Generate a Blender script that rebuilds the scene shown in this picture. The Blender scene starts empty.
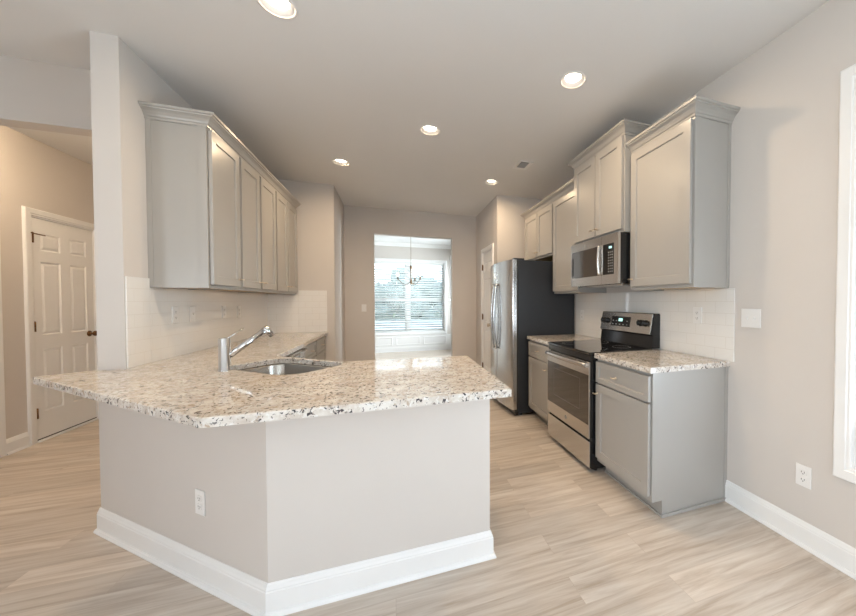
import bpy, bmesh, math, random
from mathutils import Vector, Matrix
random.seed(7)
S = bpy.context.scene
COL = S.collection
PI = math.pi

# ------------------------------------------------------------------ camera
F_PX, PX, PY = 332.314, 512.278, 307.984
cam_d = bpy.data.cameras.new('camera')
cam_d.sensor_width = 36.0
cam_d.sensor_fit = 'HORIZONTAL'
cam_d.lens = F_PX / 856 * 36
cam_d.shift_x = -(PX - 428) / 856
cam_d.shift_y = (PY - 308) / 856
cam_d.clip_start = 0.05
cam = bpy.data.objects.new('camera', cam_d)
COL.objects.link(cam)
cam.location = (0, 0, 1.302)
cam.rotation_euler = (math.radians(90 - 1.129), 0, math.radians(-19.589))
S.camera = cam

# ------------------------------------------------------------------ world + lights
H = 2.797
world = bpy.data.worlds.new('world')
S.world = world
world.use_nodes = True
wn = world.node_tree.nodes
wl = world.node_tree.links
bg = wn['Background']
tc = wn.new('ShaderNodeTexCoord')
sep = wn.new('ShaderNodeSeparateXYZ')
rmp = wn.new('ShaderNodeValToRGB')
rmp.color_ramp.elements[0].position = 0.0
rmp.color_ramp.elements[0].color = (0.80, 0.88, 0.92, 1)
rmp.color_ramp.elements[1].position = 0.6
rmp.color_ramp.elements[1].color = (0.62, 0.80, 1.0, 1)
wl.new(tc.outputs['Generated'], sep.inputs[0])
wl.new(sep.outputs['Z'], rmp.inputs[0])
wl.new(rmp.outputs[0], bg.inputs['Color'])
bg.inputs['Strength'].default_value = 3.0


def area(name, loc, rot, sx, sy, power, color, spread=180):
    d = bpy.data.lights.new(name, 'AREA')
    d.shape = 'RECTANGLE'
    d.size, d.size_y = sx, sy
    d.energy = power
    d.color = color
    d.spread = math.radians(spread)
    o = bpy.data.objects.new(name, d)
    COL.objects.link(o)
    o.location = loc
    o.rotation_euler = rot
    return o


DAY = (0.76, 0.875, 1.0)
# daylight entering through the windows (lamps at the openings; living window added, dining lamp outside above)
area('daylight_rear_window', (0.6, -3.98, 1.45), (PI / 2 + 0.2, 0, 0), 2.5, 2.0, 29, (0.92, 0.95, 1.0))
area('daylight_side_window', (2.235, 0.14, 1.43), (0, PI / 2 + 0.25, 0), 1.75, 1.5, 84, DAY)
area('added_living_window_fill', (-3.15, -1.9, 1.45), (0, -PI / 2 - 0.2, 0), 2.0, 2.0, 135, (0.88, 0.94, 1.0))  # unseen window light, added to brighten the right wall and angled half wall
area('daylight_dining_window', (0.34, 10.6, 4.3), (-math.radians(38), 0, 0), 4.0, 2.0, 1300, (0.9, 0.95, 1.0))  # stands for sky, hung out of view above the dining window
area('daylight_dining_side_window', (2.30, 8.05, 1.5), (0, PI / 2, 0), 1.7, 1.3, 190, (0.9, 0.95, 1.0))

S.view_settings.view_transform = 'Standard'
S.view_settings.look = 'None'
S.view_settings.gamma = 1
S.view_settings.exposure = 0.19
S.view_settings.use_curve_mapping = False
S.cycles.max_bounces = 10
S.cycles.diffuse_bounces = 6
S.cycles.glossy_bounces = 5
S.cycles.transparent_max_bounces = 16
S.cycles.caustics_reflective = False
S.cycles.sample_clamp_indirect = 4.0
S.cycles.use_denoising = True


# ------------------------------------------------------------------ materials
def new_mat(name):
    m = bpy.data.materials.new(name)
    m.use_nodes = True
    return m, m.node_tree.nodes, m.node_tree.links, m.node_tree.nodes['Principled BSDF']


def mat(name, col, rough=0.5, metal=0.0, noise=0.02, scale=8, bump=0.0, bscale=60, coat=0.0, emit=None, es=0, spec=0.5):
    m, n, l, b = new_mat(name)
    c = n.new('ShaderNodeTexCoord')
    t = n.new('ShaderNodeTexNoise')
    t.inputs['Scale'].default_value = scale
    t.inputs['Detail'].default_value = 3
    l.new(c.outputs['Object'], t.inputs['Vector'])
    r = n.new('ShaderNodeValToRGB')
    r.color_ramp.elements[0].position = 0.3
    r.color_ramp.elements[1].position = 0.7
    r.color_ramp.elements[0].color = tuple(x * (1 - noise) for x in col) + (1,)
    r.color_ramp.elements[1].color = tuple(min(1, x * (1 + noise)) for x in col) + (1,)
    l.new(t.outputs['Fac'], r.inputs[0])
    l.new(r.outputs[0], b.inputs['Base Color'])
    b.inputs['Roughness'].default_value = rough
    b.inputs['Metallic'].default_value = metal
    b.inputs['Coat Weight'].default_value = coat
    b.inputs['Specular IOR Level'].default_value = spec
    if emit:
        b.inputs['Emission Color'].default_value = emit + (1,)
        b.inputs['Emission Strength'].default_value = es
    if bump:
        t2 = n.new('ShaderNodeTexNoise')
        t2.inputs['Scale'].default_value = bscale
        t2.inputs['Detail'].default_value = 2
        l.new(c.outputs['Object'], t2.inputs['Vector'])
        bp = n.new('ShaderNodeBump')
        bp.inputs['Strength'].default_value = bump
        bp.inputs['Distance'].default_value = 0.002
        l.new(t2.outputs['Fac'], bp.inputs['Height'])
        l.new(bp.outputs[0], b.inputs['Normal'])
    return m


def brushed(name, col, rough, axis, bump=0.05):
    m, n, l, b = new_mat(name)
    c = n.new('ShaderNodeTexCoord')
    mp = n.new('ShaderNodeMapping')
    sc = [300, 300, 300]
    sc[axis] = 2
    mp.inputs['Scale'].default_value = sc
    t = n.new('ShaderNodeTexNoise')
    t.inputs['Scale'].default_value = 1
    l.new(c.outputs['Object'], mp.inputs[0])
    l.new(mp.outputs[0], t.inputs['Vector'])
    r = n.new('ShaderNodeMapRange')
    r.inputs['To Min'].default_value = rough * 0.8
    r.inputs['To Max'].default_value = rough * 1.2
    l.new(t.outputs['Fac'], r.inputs['Value'])
    l.new(r.outputs[0], b.inputs['Roughness'])
    b.inputs['Base Color'].default_value = col + (1,)
    b.inputs['Metallic'].default_value = 1.0
    bp = n.new('ShaderNodeBump')
    bp.inputs['Strength'].default_value = bump
    bp.inputs['Distance'].default_value = 0.0005
    l.new(t.outputs['Fac'], bp.inputs['Height'])
    l.new(bp.outputs[0], b.inputs['Normal'])
    return m


def floor_mat():
    m, n, l, b = new_mat('oak_vinyl_plank')
    c = n.new('ShaderNodeTexCoord')
    br = n.new('ShaderNodeTexBrick')
    br.offset = 0.37
    br.offset_frequency = 2
    br.inputs['Color1'].default_value = (0, 0, 0, 1)
    br.inputs['Color2'].default_value = (1, 1, 1, 1)
    br.inputs['Mortar'].default_value = (0.5, 0.5, 0.5, 1)
    br.inputs['Scale'].default_value = 1
    br.inputs['Mortar Size'].default_value = 0.0012
    br.inputs['Mortar Smooth'].default_value = 0.2
    br.inputs['Bias'].default_value = 0
    br.inputs['Brick Width'].default_value = 1.22
    br.inputs['Row Height'].default_value = 0.152
    l.new(c.outputs['Object'], br.inputs['Vector'])
    # per plank offset of grain
    mp = n.new('ShaderNodeMapping')
    mp.inputs['Scale'].default_value = (1.5, 22, 1)
    l.new(c.outputs['Object'], mp.inputs[0])
    comb = n.new('ShaderNodeCombineXYZ')
    sc = n.new('ShaderNodeMath')
    sc.operation = 'MULTIPLY'
    sc.inputs[1].default_value = 23.0
    l.new(br.outputs['Color'], sc.inputs[0])
    l.new(sc.outputs[0], comb.inputs['X'])
    l.new(sc.outputs[0], comb.inputs['Z'])
    add = n.new('ShaderNodeVectorMath')
    add.operation = 'ADD'
    l.new(mp.outputs[0], add.inputs[0])
    l.new(comb.outputs[0], add.inputs[1])
    g = n.new('ShaderNodeTexNoise')
    g.inputs['Scale'].default_value = 1.3
    g.inputs['Detail'].default_value = 7
    g.inputs['Roughness'].default_value = 0.62
    g.inputs['Distortion'].default_value = 0.5
    l.new(add.outputs[0], g.inputs['Vector'])
    r = n.new('ShaderNodeValToRGB')
    e = r.color_ramp.elements
    e[0].position = 0.30
    e[0].color = (0.43, 0.35, 0.28, 1)
    e[1].position = 0.70
    e[1].color = (0.66, 0.60, 0.535, 1)
    k = r.color_ramp.elements.new(0.5)
    k.color = (0.565, 0.49, 0.42, 1)
    l.new(g.outputs['Fac'], r.inputs[0])
    # fine grain
    mp2 = n.new('ShaderNodeMapping')
    mp2.inputs['Scale'].default_value = (6, 120, 1)
    l.new(c.outputs['Object'], mp2.inputs[0])
    g2 = n.new('ShaderNodeTexNoise')
    g2.inputs['Scale'].default_value = 1
    g2.inputs['Detail'].default_value = 3
    l.new(mp2.outputs[0], g2.inputs['Vector'])
    mr = n.new('ShaderNodeMapRange')
    mr.inputs['To Min'].default_value = 0.93
    mr.inputs['To Max'].default_value = 1.06
    l.new(g2.outputs['Fac'], mr.inputs['Value'])
    # plank tone
    mr2 = n.new('ShaderNodeMapRange')
    mr2.inputs['To Min'].default_value = 0.90
    mr2.inputs['To Max'].default_value = 1.10
    l.new(br.outputs['Color'], mr2.inputs['Value'])
    mm = n.new('ShaderNodeMath')
    mm.operation = 'MULTIPLY'
    l.new(mr.outputs[0], mm.inputs[0])
    l.new(mr2.outputs[0], mm.inputs[1])
    vm = n.new('ShaderNodeVectorMath')
    vm.operation = 'SCALE'
    l.new(r.outputs[0], vm.inputs[0])
    l.new(mm.outputs[0], vm.inputs['Scale'])
    mx = n.new('ShaderNodeMix')
    mx.data_type = 'RGBA'
    mx.inputs['B'].default_value = (0.33, 0.24, 0.17, 1)
    mf = n.new('ShaderNodeMath')
    mf.operation = 'MULTIPLY'
    mf.inputs[1].default_value = 0.3
    l.new(br.outputs['Fac'], mf.inputs[0])
    l.new(mf.outputs[0], mx.inputs['Factor'])
    l.new(vm.outputs[0], mx.inputs['A'])
    l.new(mx.outputs['Result'], b.inputs['Base Color'])
    b.inputs['Roughness'].default_value = 0.42
    b.inputs['Specular IOR Level'].default_value = 0.4
    bp = n.new('ShaderNodeBump')
    bp.inputs['Strength'].default_value = 0.25
    bp.inputs['Distance'].default_value = 0.001
    l.new(g2.outputs['Fac'], bp.inputs['Height'])
    l.new(bp.outputs[0], b.inputs['Normal'])
    return m


def tile_mat(name, axis, zoff=0.914):
    m, n, l, b = new_mat(name)
    c = n.new('ShaderNodeTexCoord')
    sp = n.new('ShaderNodeSeparateXYZ')
    l.new(c.outputs['Object'], sp.inputs[0])
    cb = n.new('ShaderNodeCombineXYZ')
    l.new(sp.outputs[axis], cb.inputs['X'])
    zz = n.new('ShaderNodeMath')
    zz.operation = 'SUBTRACT'
    zz.inputs[1].default_value = 0.0
    l.new(sp.outputs['Z'], zz.inputs[0])
    l.new(zz.outputs[0], cb.inputs['Y'])
    br = n.new('ShaderNodeTexBrick')
    br.offset = 0.5
    br.inputs['Color1'].default_value = (0, 0, 0, 1)
    br.inputs['Color2'].default_value = (1, 1, 1, 1)
    br.inputs['Mortar'].default_value = (0.5, 0.5, 0.5, 1)
    br.inputs['Scale'].default_value = 1
    br.inputs['Mortar Size'].default_value = 0.0016
    br.inputs['Mortar Smooth'].default_value = 0.3
    br.inputs['Brick Width'].default_value = 0.154
    br.inputs['Row Height'].default_value = 0.0775
    l.new(cb.outputs[0], br.inputs['Vector'])
    mx = n.new('ShaderNodeMix')
    mx.data_type = 'RGBA'
    mx.inputs['A'].default_value = (0.79, 0.775, 0.755, 1)
    mx.inputs['B'].default_value = (0.66, 0.635, 0.60, 1)
    l.new(br.outputs['Fac'], mx.inputs['Factor'])
    l.new(mx.outputs['Result'], b.inputs['Base Color'])
    rr = n.new('ShaderNodeMapRange')
    rr.inputs['To Min'].default_value = 0.06
    rr.inputs['To Max'].default_value = 0.7
    l.new(br.outputs['Fac'], rr.inputs['Value'])
    l.new(rr.outputs[0], b.inputs['Roughness'])
    nz = n.new('ShaderNodeTexNoise')
    nz.inputs['Scale'].default_value = 14
    l.new(c.outputs['Object'], nz.inputs['Vector'])
    hh = n.new('ShaderNodeMath')
    hh.operation = 'MULTIPLY_ADD'
    hh.inputs[1].default_value = -1.0
    l.new(br.outputs['Fac'], hh.inputs[0])
    l.new(nz.outputs['Fac'], hh.inputs[2])
    bp = n.new('ShaderNodeBump')
    bp.inputs['Strength'].default_value = 0.35
    bp.inputs['Distance'].default_value = 0.0012
    l.new(hh.outputs[0], bp.inputs['Height'])
    l.new(bp.outputs[0], b.inputs['Normal'])
    return m


def granite_mat():
    m, n, l, b = new_mat('speckled_granite')
    c = n.new('ShaderNodeTexCoord')

    def noise(scale, detail=4, rough=0.6, dist=0.0):
        t = n.new('ShaderNodeTexNoise')
        t.inputs['Scale'].default_value = scale
        t.inputs['Detail'].default_value = detail
        t.inputs['Roughness'].default_value = rough
        t.inputs['Distortion'].default_value = dist
        l.new(c.outputs['Object'], t.inputs['Vector'])
        return t

    def ramp(src, p0, c0, p1, c1):
        r = n.new('ShaderNodeValToRGB')
        r.color_ramp.elements[0].position = p0
        r.color_ramp.elements[0].color = c0
        r.color_ramp.elements[1].position = p1
        r.color_ramp.elements[1].color = c1
        l.new(src, r.inputs[0])
        return r

    def mix(a, bcol, fac):
        x = n.new('ShaderNodeMix')
        x.data_type = 'RGBA'
        l.new(fac, x.inputs['Factor'])
        if isinstance(a, tuple):
            x.inputs['A'].default_value = a
        else:
            l.new(a, x.inputs['A'])
        x.inputs['B'].default_value = bcol
        return x.outputs['Result']
    W = (1, 1, 1, 1)
    K = (0, 0, 0, 1)
    base = ramp(noise(16, 5, 0.65).outputs['Fac'], 0.35, (0.52, 0.46, 0.405, 1), 0.62, (0.70, 0.67, 0.63, 1)).outputs[0]
    x = mix(base, (0.74, 0.735, 0.72, 1), ramp(noise(55, 3).outputs['Fac'], 0.55, K, 0.66, W).outputs[0])
    x = mix(x, (0.41, 0.325, 0.25, 1), ramp(noise(34, 4, 0.7, 0.6).outputs['Fac'], 0.56, K, 0.66, W).outputs[0])
    v = n.new('ShaderNodeTexVoronoi')
    v.inputs['Scale'].default_value = 75
    l.new(c.outputs['Object'], v.inputs['Vector'])
    vr = ramp(v.outputs['Color'], 0.80, K, 0.84, W).outputs[0]
    mk = ramp(noise(26, 4, 0.7).outputs['Fac'], 0.50, K, 0.56, W).outputs[0]
    ml = n.new('ShaderNodeMath')
    ml.operation = 'MULTIPLY'
    l.new(vr, ml.inputs[0])
    l.new(mk, ml.inputs[1])
    x = mix(x, (0.22, 0.19, 0.17, 1), ml.outputs[0])
    x = mix(x, (0.045, 0.04, 0.045, 1), ramp(noise(62, 2, 0.5, 1.2).outputs['Fac'], 0.61, K, 0.635, W).outputs[0])
    l.new(x, b.inputs['Base Color'])
    b.inputs['Roughness'].default_value = 0.05
    b.inputs['Specular IOR Level'].default_value = 0.7
    return m


def glass_mat(name='window_glass', tint=(0.95, 0.98, 0.98)):
    m = bpy.data.materials.new(name)
    m.use_nodes = True
    n, l = m.node_tree.nodes, m.node_tree.links
    n.clear()
    o = n.new('ShaderNodeOutputMaterial')
    mx = n.new('ShaderNodeMixShader')
    t = n.new('ShaderNodeBsdfTransparent')
    t.inputs[0].default_value = tint + (1,)
    g = n.new('ShaderNodeBsdfGlossy')
    g.inputs['Roughness'].default_value = 0.02
    f = n.new('ShaderNodeFresnel')
    f.inputs[0].default_value = 1.45
    l.new(f.outputs[0], mx.inputs[0])
    l.new(t.outputs[0], mx.inputs[1])
    l.new(g.outputs[0], mx.inputs[2])
    l.new(mx.outputs[0], o.inputs[0])
    return m


WALL = (0.615, 0.575, 0.543)
M = dict(
    wall=mat('greige_wall_paint', WALL, 0.75, noise=0.01, scale=3, bump=0.12, bscale=180),
    ceil=mat('flat_ceiling_paint', (0.74, 0.735, 0.73), 0.9, noise=0.01, scale=2, bump=0.15, bscale=150),
    trim=mat('white_semigloss_trim', (0.82, 0.82, 0.82), 0.30, noise=0.008),
    cab=mat('grey_painted_cabinet', (0.375, 0.36, 0.34), 0.30, noise=0.01, scale=5),
    wood=mat('raw_maple_underside', (0.62, 0.44, 0.20), 0.6, noise=0.08, scale=20),
    floor=floor_mat(),
    tile_y=tile_mat('white_subway_tile', 'Y'),
    tile_x=tile_mat('white_subway_tile_return', 'X'),
    granite=granite_mat(),
    steel=brushed('brushed_stainless', (0.62, 0.60, 0.58), 0.24, 1),
    steel_v=brushed('brushed_stainless_fridge', (0.60, 0.61, 0.62), 0.20, 1),
    sinksteel=brushed('sink_stainless', (0.55, 0.52, 0.48), 0.22, 0),
    chrome=mat('chrome', (0.75, 0.75, 0.76), 0.06, 1.0, noise=0.0),
    nickel=mat('satin_nickel', (0.66, 0.57, 0.46), 0.28, 1.0, noise=0.02),
    antique=mat('antique_bronze_metal', (0.22, 0.15, 0.09), 0.4, 0.9, noise=0.04),
    bronze=mat('aged_bronze', (0.17, 0.09, 0.045), 0.4, 0.9, noise=0.05),
    black=mat('black_enamel', (0.012, 0.012, 0.013), 0.18, noise=0.0),
    cooktop=mat('black_glass_cooktop', (0.008, 0.008, 0.009), 0.03, noise=0.0, coat=0.5),
    ovenglass=mat('dark_oven_glass', (0.035, 0.027, 0.022), 0.05, noise=0.02, spec=0.9, coat=0.3),
    fridgeside=mat('charcoal_textured_steel', (0.024, 0.027, 0.033), 0.40, 0.1, noise=0.04, scale=60, bump=0.2, bscale=300),
    plastic=mat('white_plastic', (0.80, 0.79, 0.78), 0.35, noise=0.004),
    slot=mat('dark_slot', (0.05, 0.05, 0.05), 0.6, noise=0.0),
    blind=mat('white_blind_slat', (0.78, 0.80, 0.80), 0.5, noise=0.01),
    lens=mat('lit_downlight_lens', (0.9, 0.9, 0.9), 0.5, noise=0.0, emit=(1.0, 0.84, 0.64), es=30),
    border=mat('oven_window_border', (0.13, 0.12, 0.11), 0.3, noise=0.0),
    hallglass=mat('lit_frosted_glass', (0.9, 0.88, 0.85), 0.5, noise=0.0, emit=(1.0, 0.76, 0.50), es=110),
    bulb=mat('lit_candle_bulb', (0.9, 0.85, 0.75), 0.4, noise=0.0, emit=(1.0, 0.78, 0.5), es=14),
    display=mat('lit_cyan_display', (0.1, 0.2, 0.2), 0.3, noise=0.0, emit=(0.55, 0.95, 0.9), es=1.2),
    glass=glass_mat(),
    greyline=mat('grey_key_print', (0.35, 0.35, 0.35), 0.5, noise=0.0),
    grass=mat('lawn_grass', (0.20, 0.27, 0.13), 0.9, noise=0.25, scale=3),
    concrete=mat('pale_concrete', (0.62, 0.61, 0.58), 0.9, noise=0.06, scale=2),
    leaf=mat('hedge_leaf', (0.26, 0.31, 0.28), 0.8, noise=0.3, scale=6),
    siding=mat('neighbour_siding', (0.45, 0.50, 0.52), 0.8, noise=0.03),
    gap=mat('dark_shadow_gap_rubber', (0.03, 0.028, 0.025), 0.7, noise=0.0),
)


# ------------------------------------------------------------------ mesh helpers
def B():
    return bmesh.new()


def box(bm, x0, x1, y0, y1, z0, z1, bev=0.0, seg=2):
    x0, x1 = sorted((x0, x1)); y0, y1 = sorted((y0, y1)); z0, z1 = sorted((z0, z1))
    vs = [bm.verts.new((x, y, z)) for x in (x0, x1) for y in (y0, y1) for z in (z0, z1)]
    fs = [(0, 1, 3, 2), (4, 6, 7, 5), (0, 4, 5, 1), (2, 3, 7, 6), (0, 2, 6, 4), (1, 5, 7, 3)]
    fl = [bm.faces.new([vs[i] for i in f]) for f in fs]
    if bev > 0:
        es = list({e for f in fl for e in f.edges})
        bmesh.ops.bevel(bm, geom=es, offset=bev, segments=seg, affect='EDGES', profile=0.5)
    return bm


def prism(bm, pts, z0, z1):
    lo = [bm.verts.new((x, y, z0)) for x, y in pts]
    hi = [bm.verts.new((x, y, z1)) for x, y in pts]
    n = len(pts)
    bm.faces.new(lo[::-1])
    bm.faces.new(hi)
    for i in range(n):
        bm.faces.new((lo[i], lo[(i + 1) % n], hi[(i + 1) % n], hi[i]))
    return bm


def frame_of(axis):
    a = Vector(axis).normalized()
    t = Vector((0, 0, 1)) if abs(a.z) < 0.9 else Vector((1, 0, 0))
    u = a.cross(t).normalized()
    v = a.cross(u).normalized()
    return a, u, v


def lathe(bm, origin, axis, prof, n=24, closed_prof=False):
    """prof: list of (radius, distance along axis)"""
    a, u, v = frame_of(axis)
    o = Vector(origin)
    rings = []
    for r, d in prof:
        if r < 1e-6:
            rings.append([bm.verts.new(o + a * d)])
        else:
            rings.append([bm.verts.new(o + a * d + (u * math.cos(2 * PI * i / n) + v * math.sin(2 * PI * i / n)) * r) for i in range(n)])
    seq = list(zip(rings, rings[1:]))
    if closed_prof:
        seq.append((rings[-1], rings[0]))
    for A, C in seq:
        for i in range(n):
            j = (i + 1) % n
            if len(A) == 1 and len(C) == 1:
                continue
            if len(A) == 1:
                f = bm.faces.new((A[0], C[i], C[j]))
            elif len(C) == 1:
                f = bm.faces.new((A[i], A[j], C[0]))
            else:
                f = bm.faces.new((A[i], A[j], C[j], C[i]))
            f.smooth = True
    return bm


def cyl(bm, p, q, r, n=20, r2=None):
    p, q = Vector(p), Vector(q)
    L = (q - p).length
    r2 = r if r2 is None else r2
    lathe(bm, p, q - p, [(0, 0), (r, 0), (r2, L), (0, L)], n)
    return bm


def tube(bm, pts, r, n=12, sx=1.0):
    pts = [Vector(p) for p in pts]
    rings = []
    pu = None
    for i, p in enumerate(pts):
        d = (pts[min(i + 1, len(pts) - 1)] - pts[max(i - 1, 0)]).normalized()
        if pu is None:
            _, u, v = frame_of(d)
        else:
            u = (pu - d * pu.dot(d)).normalized()
            v = d.cross(u)
        pu = u
        rr = r[i] if isinstance(r, (list, tuple)) else r
        rings.append([bm.verts.new(p + (u * math.cos(2 * PI * k / n) * sx + v * math.sin(2 * PI * k / n)) * rr) for k in range(n)])
    for A, C in zip(rings, rings[1:]):
        for i in range(n):
            j = (i + 1) % n
            f = bm.faces.new((A[i], A[j], C[j], C[i]))
            f.smooth = True
    bm.faces.new(rings[0][::-1])
    bm.faces.new(rings[-1])
    return bm


def sweep(bm, prof, path, mapf, side=1, closed=False):
    """prof: closed polygon [(offset, height)], offset to one side of the 2-D path; mapf(a,b,h)->xyz"""
    P = [Vector(p) for p in path]
    n = len(P)
    rings = []
    for i in range(n):
        ds = []
        if i > 0 or closed:
            ds.append((P[i] - P[i - 1]).normalized())
        if i < n - 1 or closed:
            ds.append((P[(i + 1) % n] - P[i]).normalized())
        ns = [Vector((d.y, -d.x)) * side for d in ds]
        if len(ns) == 2:
            mm = (ns[0] + ns[1]) / (1 + ns[0].dot(ns[1]))
        else:
            mm = ns[0]
        rings.append([bm.verts.new(mapf(P[i].x + mm.x * o, P[i].y + mm.y * o, h)) for o, h in prof])
    k = len(prof)
    pairs = list(zip(rings, rings[1:]))
    if closed:
        pairs.append((rings[-1], rings[0]))
    for A, C in pairs:
        for i in range(k):
            j = (i + 1) % k
            bm.faces.new((A[i], A[j], C[j], C[i]))
    if not closed:
        bm.faces.new(rings[0][::-1])
        bm.faces.new(rings[-1])
    return bm


XY = lambda a, b, h: (a, b, h)


class Fr:
    """upright face frame: origin, u direction in plan, n outward normal in plan"""
    def __init__(s, o, u, n):
        s.o = Vector((o[0], o[1], o[2] if len(o) > 2 else 0.0))
        s.u = Vector((u[0], u[1], 0)).normalized()
        s.n = Vector((n[0], n[1], 0)).normalized()

    def __call__(s, u, z, d=0.0):
        return s.o + s.u * u + s.n * d + Vector((0, 0, z))


def fbox(bm, F, u0, u1, z0, z1, d0, d1, bev=0.0):
    vs = [bm.verts.new(F(u, z, d)) for u in (u0, u1) for d in (d0, d1) for z in (z0, z1)]
    fs = [(0, 1, 3, 2), (4, 6, 7, 5), (0, 4, 5, 1), (2, 3, 7, 6), (0, 2, 6, 4), (1, 5, 7, 3)]
    fl = [bm.faces.new([vs[i] for i in f]) for f in fs]
    if bev > 0:
        es = list({e for f in fl for e in f.edges})
        bmesh.ops.bevel(bm, geom=es, offset=bev, segments=2, affect='EDGES', profile=0.5)
    return bm


def panel_slab(bm, F, us, zs, cells, loops, t, bev=0.0015):
    """slab of thickness t (front at d=t) with recessed/raised panels in chosen grid cells"""
    cache = {}

    def V(u, z, d):
        k = (round(u, 5), round(z, 5), round(d, 5))
        if k not in cache:
            cache[k] = bm.verts.new(F(u, z, d))
        return cache[k]
    for i in range(len(us) - 1):
        for j in range(len(zs) - 1):
            a, b2, c, d2 = us[i], us[i + 1], zs[j], zs[j + 1]
            if (i, j) in cells:
                prev = [V(a, c, t), V(b2, c, t), V(b2, d2, t), V(a, d2, t)]
                for ins, dep in loops:
                    cur = [V(a + ins, c + ins, t + dep), V(b2 - ins, c + ins, t + dep), V(b2 - ins, d2 - ins, t + dep), V(a + ins, d2 - ins, t + dep)]
                    for q in range(4):
                        bm.faces.new((prev[q], prev[(q + 1) % 4], cur[(q + 1) % 4], cur[q]))
                    prev = cur
                bm.faces.new(prev)
            else:
                bm.faces.new((V(a, c, t), V(b2, c, t), V(b2, d2, t), V(a, d2, t)))
    u0, u1, z0, z1 = us[0], us[-1], zs[0], zs[-1]
    # sides
    for i in range(len(us) - 1):
        for z in (z0, z1):
            bm.faces.new((V(us[i], z, t), V(us[i + 1], z, t), V(us[i + 1], z, 0), V(us[i], z, 0)))
    for j in range(len(zs) - 1):
        for u in (u0, u1):
            bm.faces.new((V(u, zs[j], t), V(u, zs[j + 1], t), V(u, zs[j + 1], 0), V(u, zs[j], 0)))
    for i in range(len(us) - 1):
        for j in range(len(zs) - 1):
            bm.faces.new((V(us[i], zs[j], 0), V(us[i + 1], zs[j], 0), V(us[i + 1], zs[j + 1], 0), V(us[i], zs[j + 1], 0)))
    return bm


def shaker(F, u0, u1, z0, z1, t=0.020, rail=0.057):
    bm = B()
    r = min(rail, (u1 - u0) * 0.28, (z1 - z0) * 0.30)
    panel_slab(bm, F, [u0, u0 + r, u1 - r, u1], [z0, z0 + r, z1 - r, z1], {(1, 1)}, [(0.001, -0.002), (0.0035, -0.010)], t)
    return bm


# ------------------------------------------------------------------ object helpers
def link(name, bm, m, parent=None, loc=None):
    bmesh.ops.recalc_face_normals(bm, faces=bm.faces[:])
    me = bpy.data.meshes.new(name)
    base = Vector(loc) if loc is not None else (parent.matrix_world.translation.copy() if parent else Vector((0, 0, 0)))
    if parent is not None and loc is None:
        base = world_loc(parent)
    bmesh.ops.translate(bm, verts=bm.verts[:], vec=-base)
    bm.to_mesh(me)
    bm.free()
    me.materials.append(M[m] if isinstance(m, str) else m)
    o = bpy.data.objects.new(name, me)
    COL.objects.link(o)
    if parent is not None:
        o.parent = parent
        o.location = base - world_loc(parent)
    else:
        o.location = base
    return o


def world_loc(o):
    v = Vector((0, 0, 0))
    while o is not None:
        v += o.location
        o = o.parent
    return v


def struct(name, bm, m, loc=None, label=None):
    o = link(name, bm, m, None, loc)
    o['kind'] = 'structure'
    if label:
        o['label'] = label
    return o


def empty(name, loc, kind=None, label=None, cat=None, group=None):
    o = bpy.data.objects.new(name, None)
    o.empty_display_size = 0.1
    COL.objects.link(o)
    o.location = loc
    if kind:
        o['kind'] = kind
    tag(o, label, cat, group)
    return o


def tag(o, label=None, cat=None, group=None):
    if label:
        o['label'] = label
    if cat:
        o['category'] = cat
    if group:
        o['group'] = group
    return o


def copy_tree(o, parent=None):
    c = o.copy()
    COL.objects.link(c)
    c.parent = parent
    for ch in [k for k in o.children]:
        copy_tree(ch, c)
    return c


def wall_cells(bm, axis, c0, c1, a0, a1, z0, z1, holes=()):
    """wall slab: axis 'x' = runs along x with thickness c0..c1 in y; holes (a,b,z0,z1)"""
    As = sorted({a0, a1} | {h[0] for h in holes} | {h[1] for h in holes})
    Zs = sorted({z0, z1} | {h[2] for h in holes} | {h[3] for h in holes})
    na, nz = len(As) - 1, len(Zs) - 1
    solid = [[not any(h[0] <= (As[i] + As[i + 1]) / 2 <= h[1] and h[2] <= (Zs[j] + Zs[j + 1]) / 2 <= h[3] for h in holes) for j in range(nz)] for i in range(na)]
    cache = {}

    def V(i, j, c):
        k = (i, j, c)
        if k not in cache:
            a, z = As[i], Zs[j]
            cc = c0 if c == 0 else c1
            cache[k] = bm.verts.new((a, cc, z) if axis == 'x' else (cc, a, z))
        return cache[k]

    def sol(i, j):
        return 0 <= i < na and 0 <= j < nz and solid[i][j]
    for i in range(na):
        for j in range(nz):
            if not solid[i][j]:
                continue
            for c in (0, 1):
                bm.faces.new((V(i, j, c), V(i + 1, j, c), V(i + 1, j + 1, c), V(i, j + 1, c)))
            if not sol(i - 1, j):
                bm.faces.new((V(i, j, 0), V(i, j + 1, 0), V(i, j + 1, 1), V(i, j, 1)))
            if not sol(i + 1, j):
                bm.faces.new((V(i + 1, j, 0), V(i + 1, j + 1, 0), V(i + 1, j + 1, 1), V(i + 1, j, 1)))
            if not sol(i, j - 1):
                bm.faces.new((V(i, j, 0), V(i + 1, j, 0), V(i + 1, j, 1), V(i, j, 1)))
            if not sol(i, j + 1):
                bm.faces.new((V(i, j + 1, 0), V(i + 1, j + 1, 0), V(i + 1, j + 1, 1), V(i, j + 1, 1)))
    return bm


# ================================================================== STRUCTURE
XR = 2.05            # right wall face
XL = -1.456          # left kitchen wall face
XH = -3.11           # hall outer wall face
YB = 5.759           # back wall face
YJ = 4.82            # jog wall face
YD = 9.05            # dining room window wall

struct('floor', box(B(), XH - 0.15, XR + 0.2, -4.1, YD + 0.2, -0.08, 0.0), 'floor')

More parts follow.
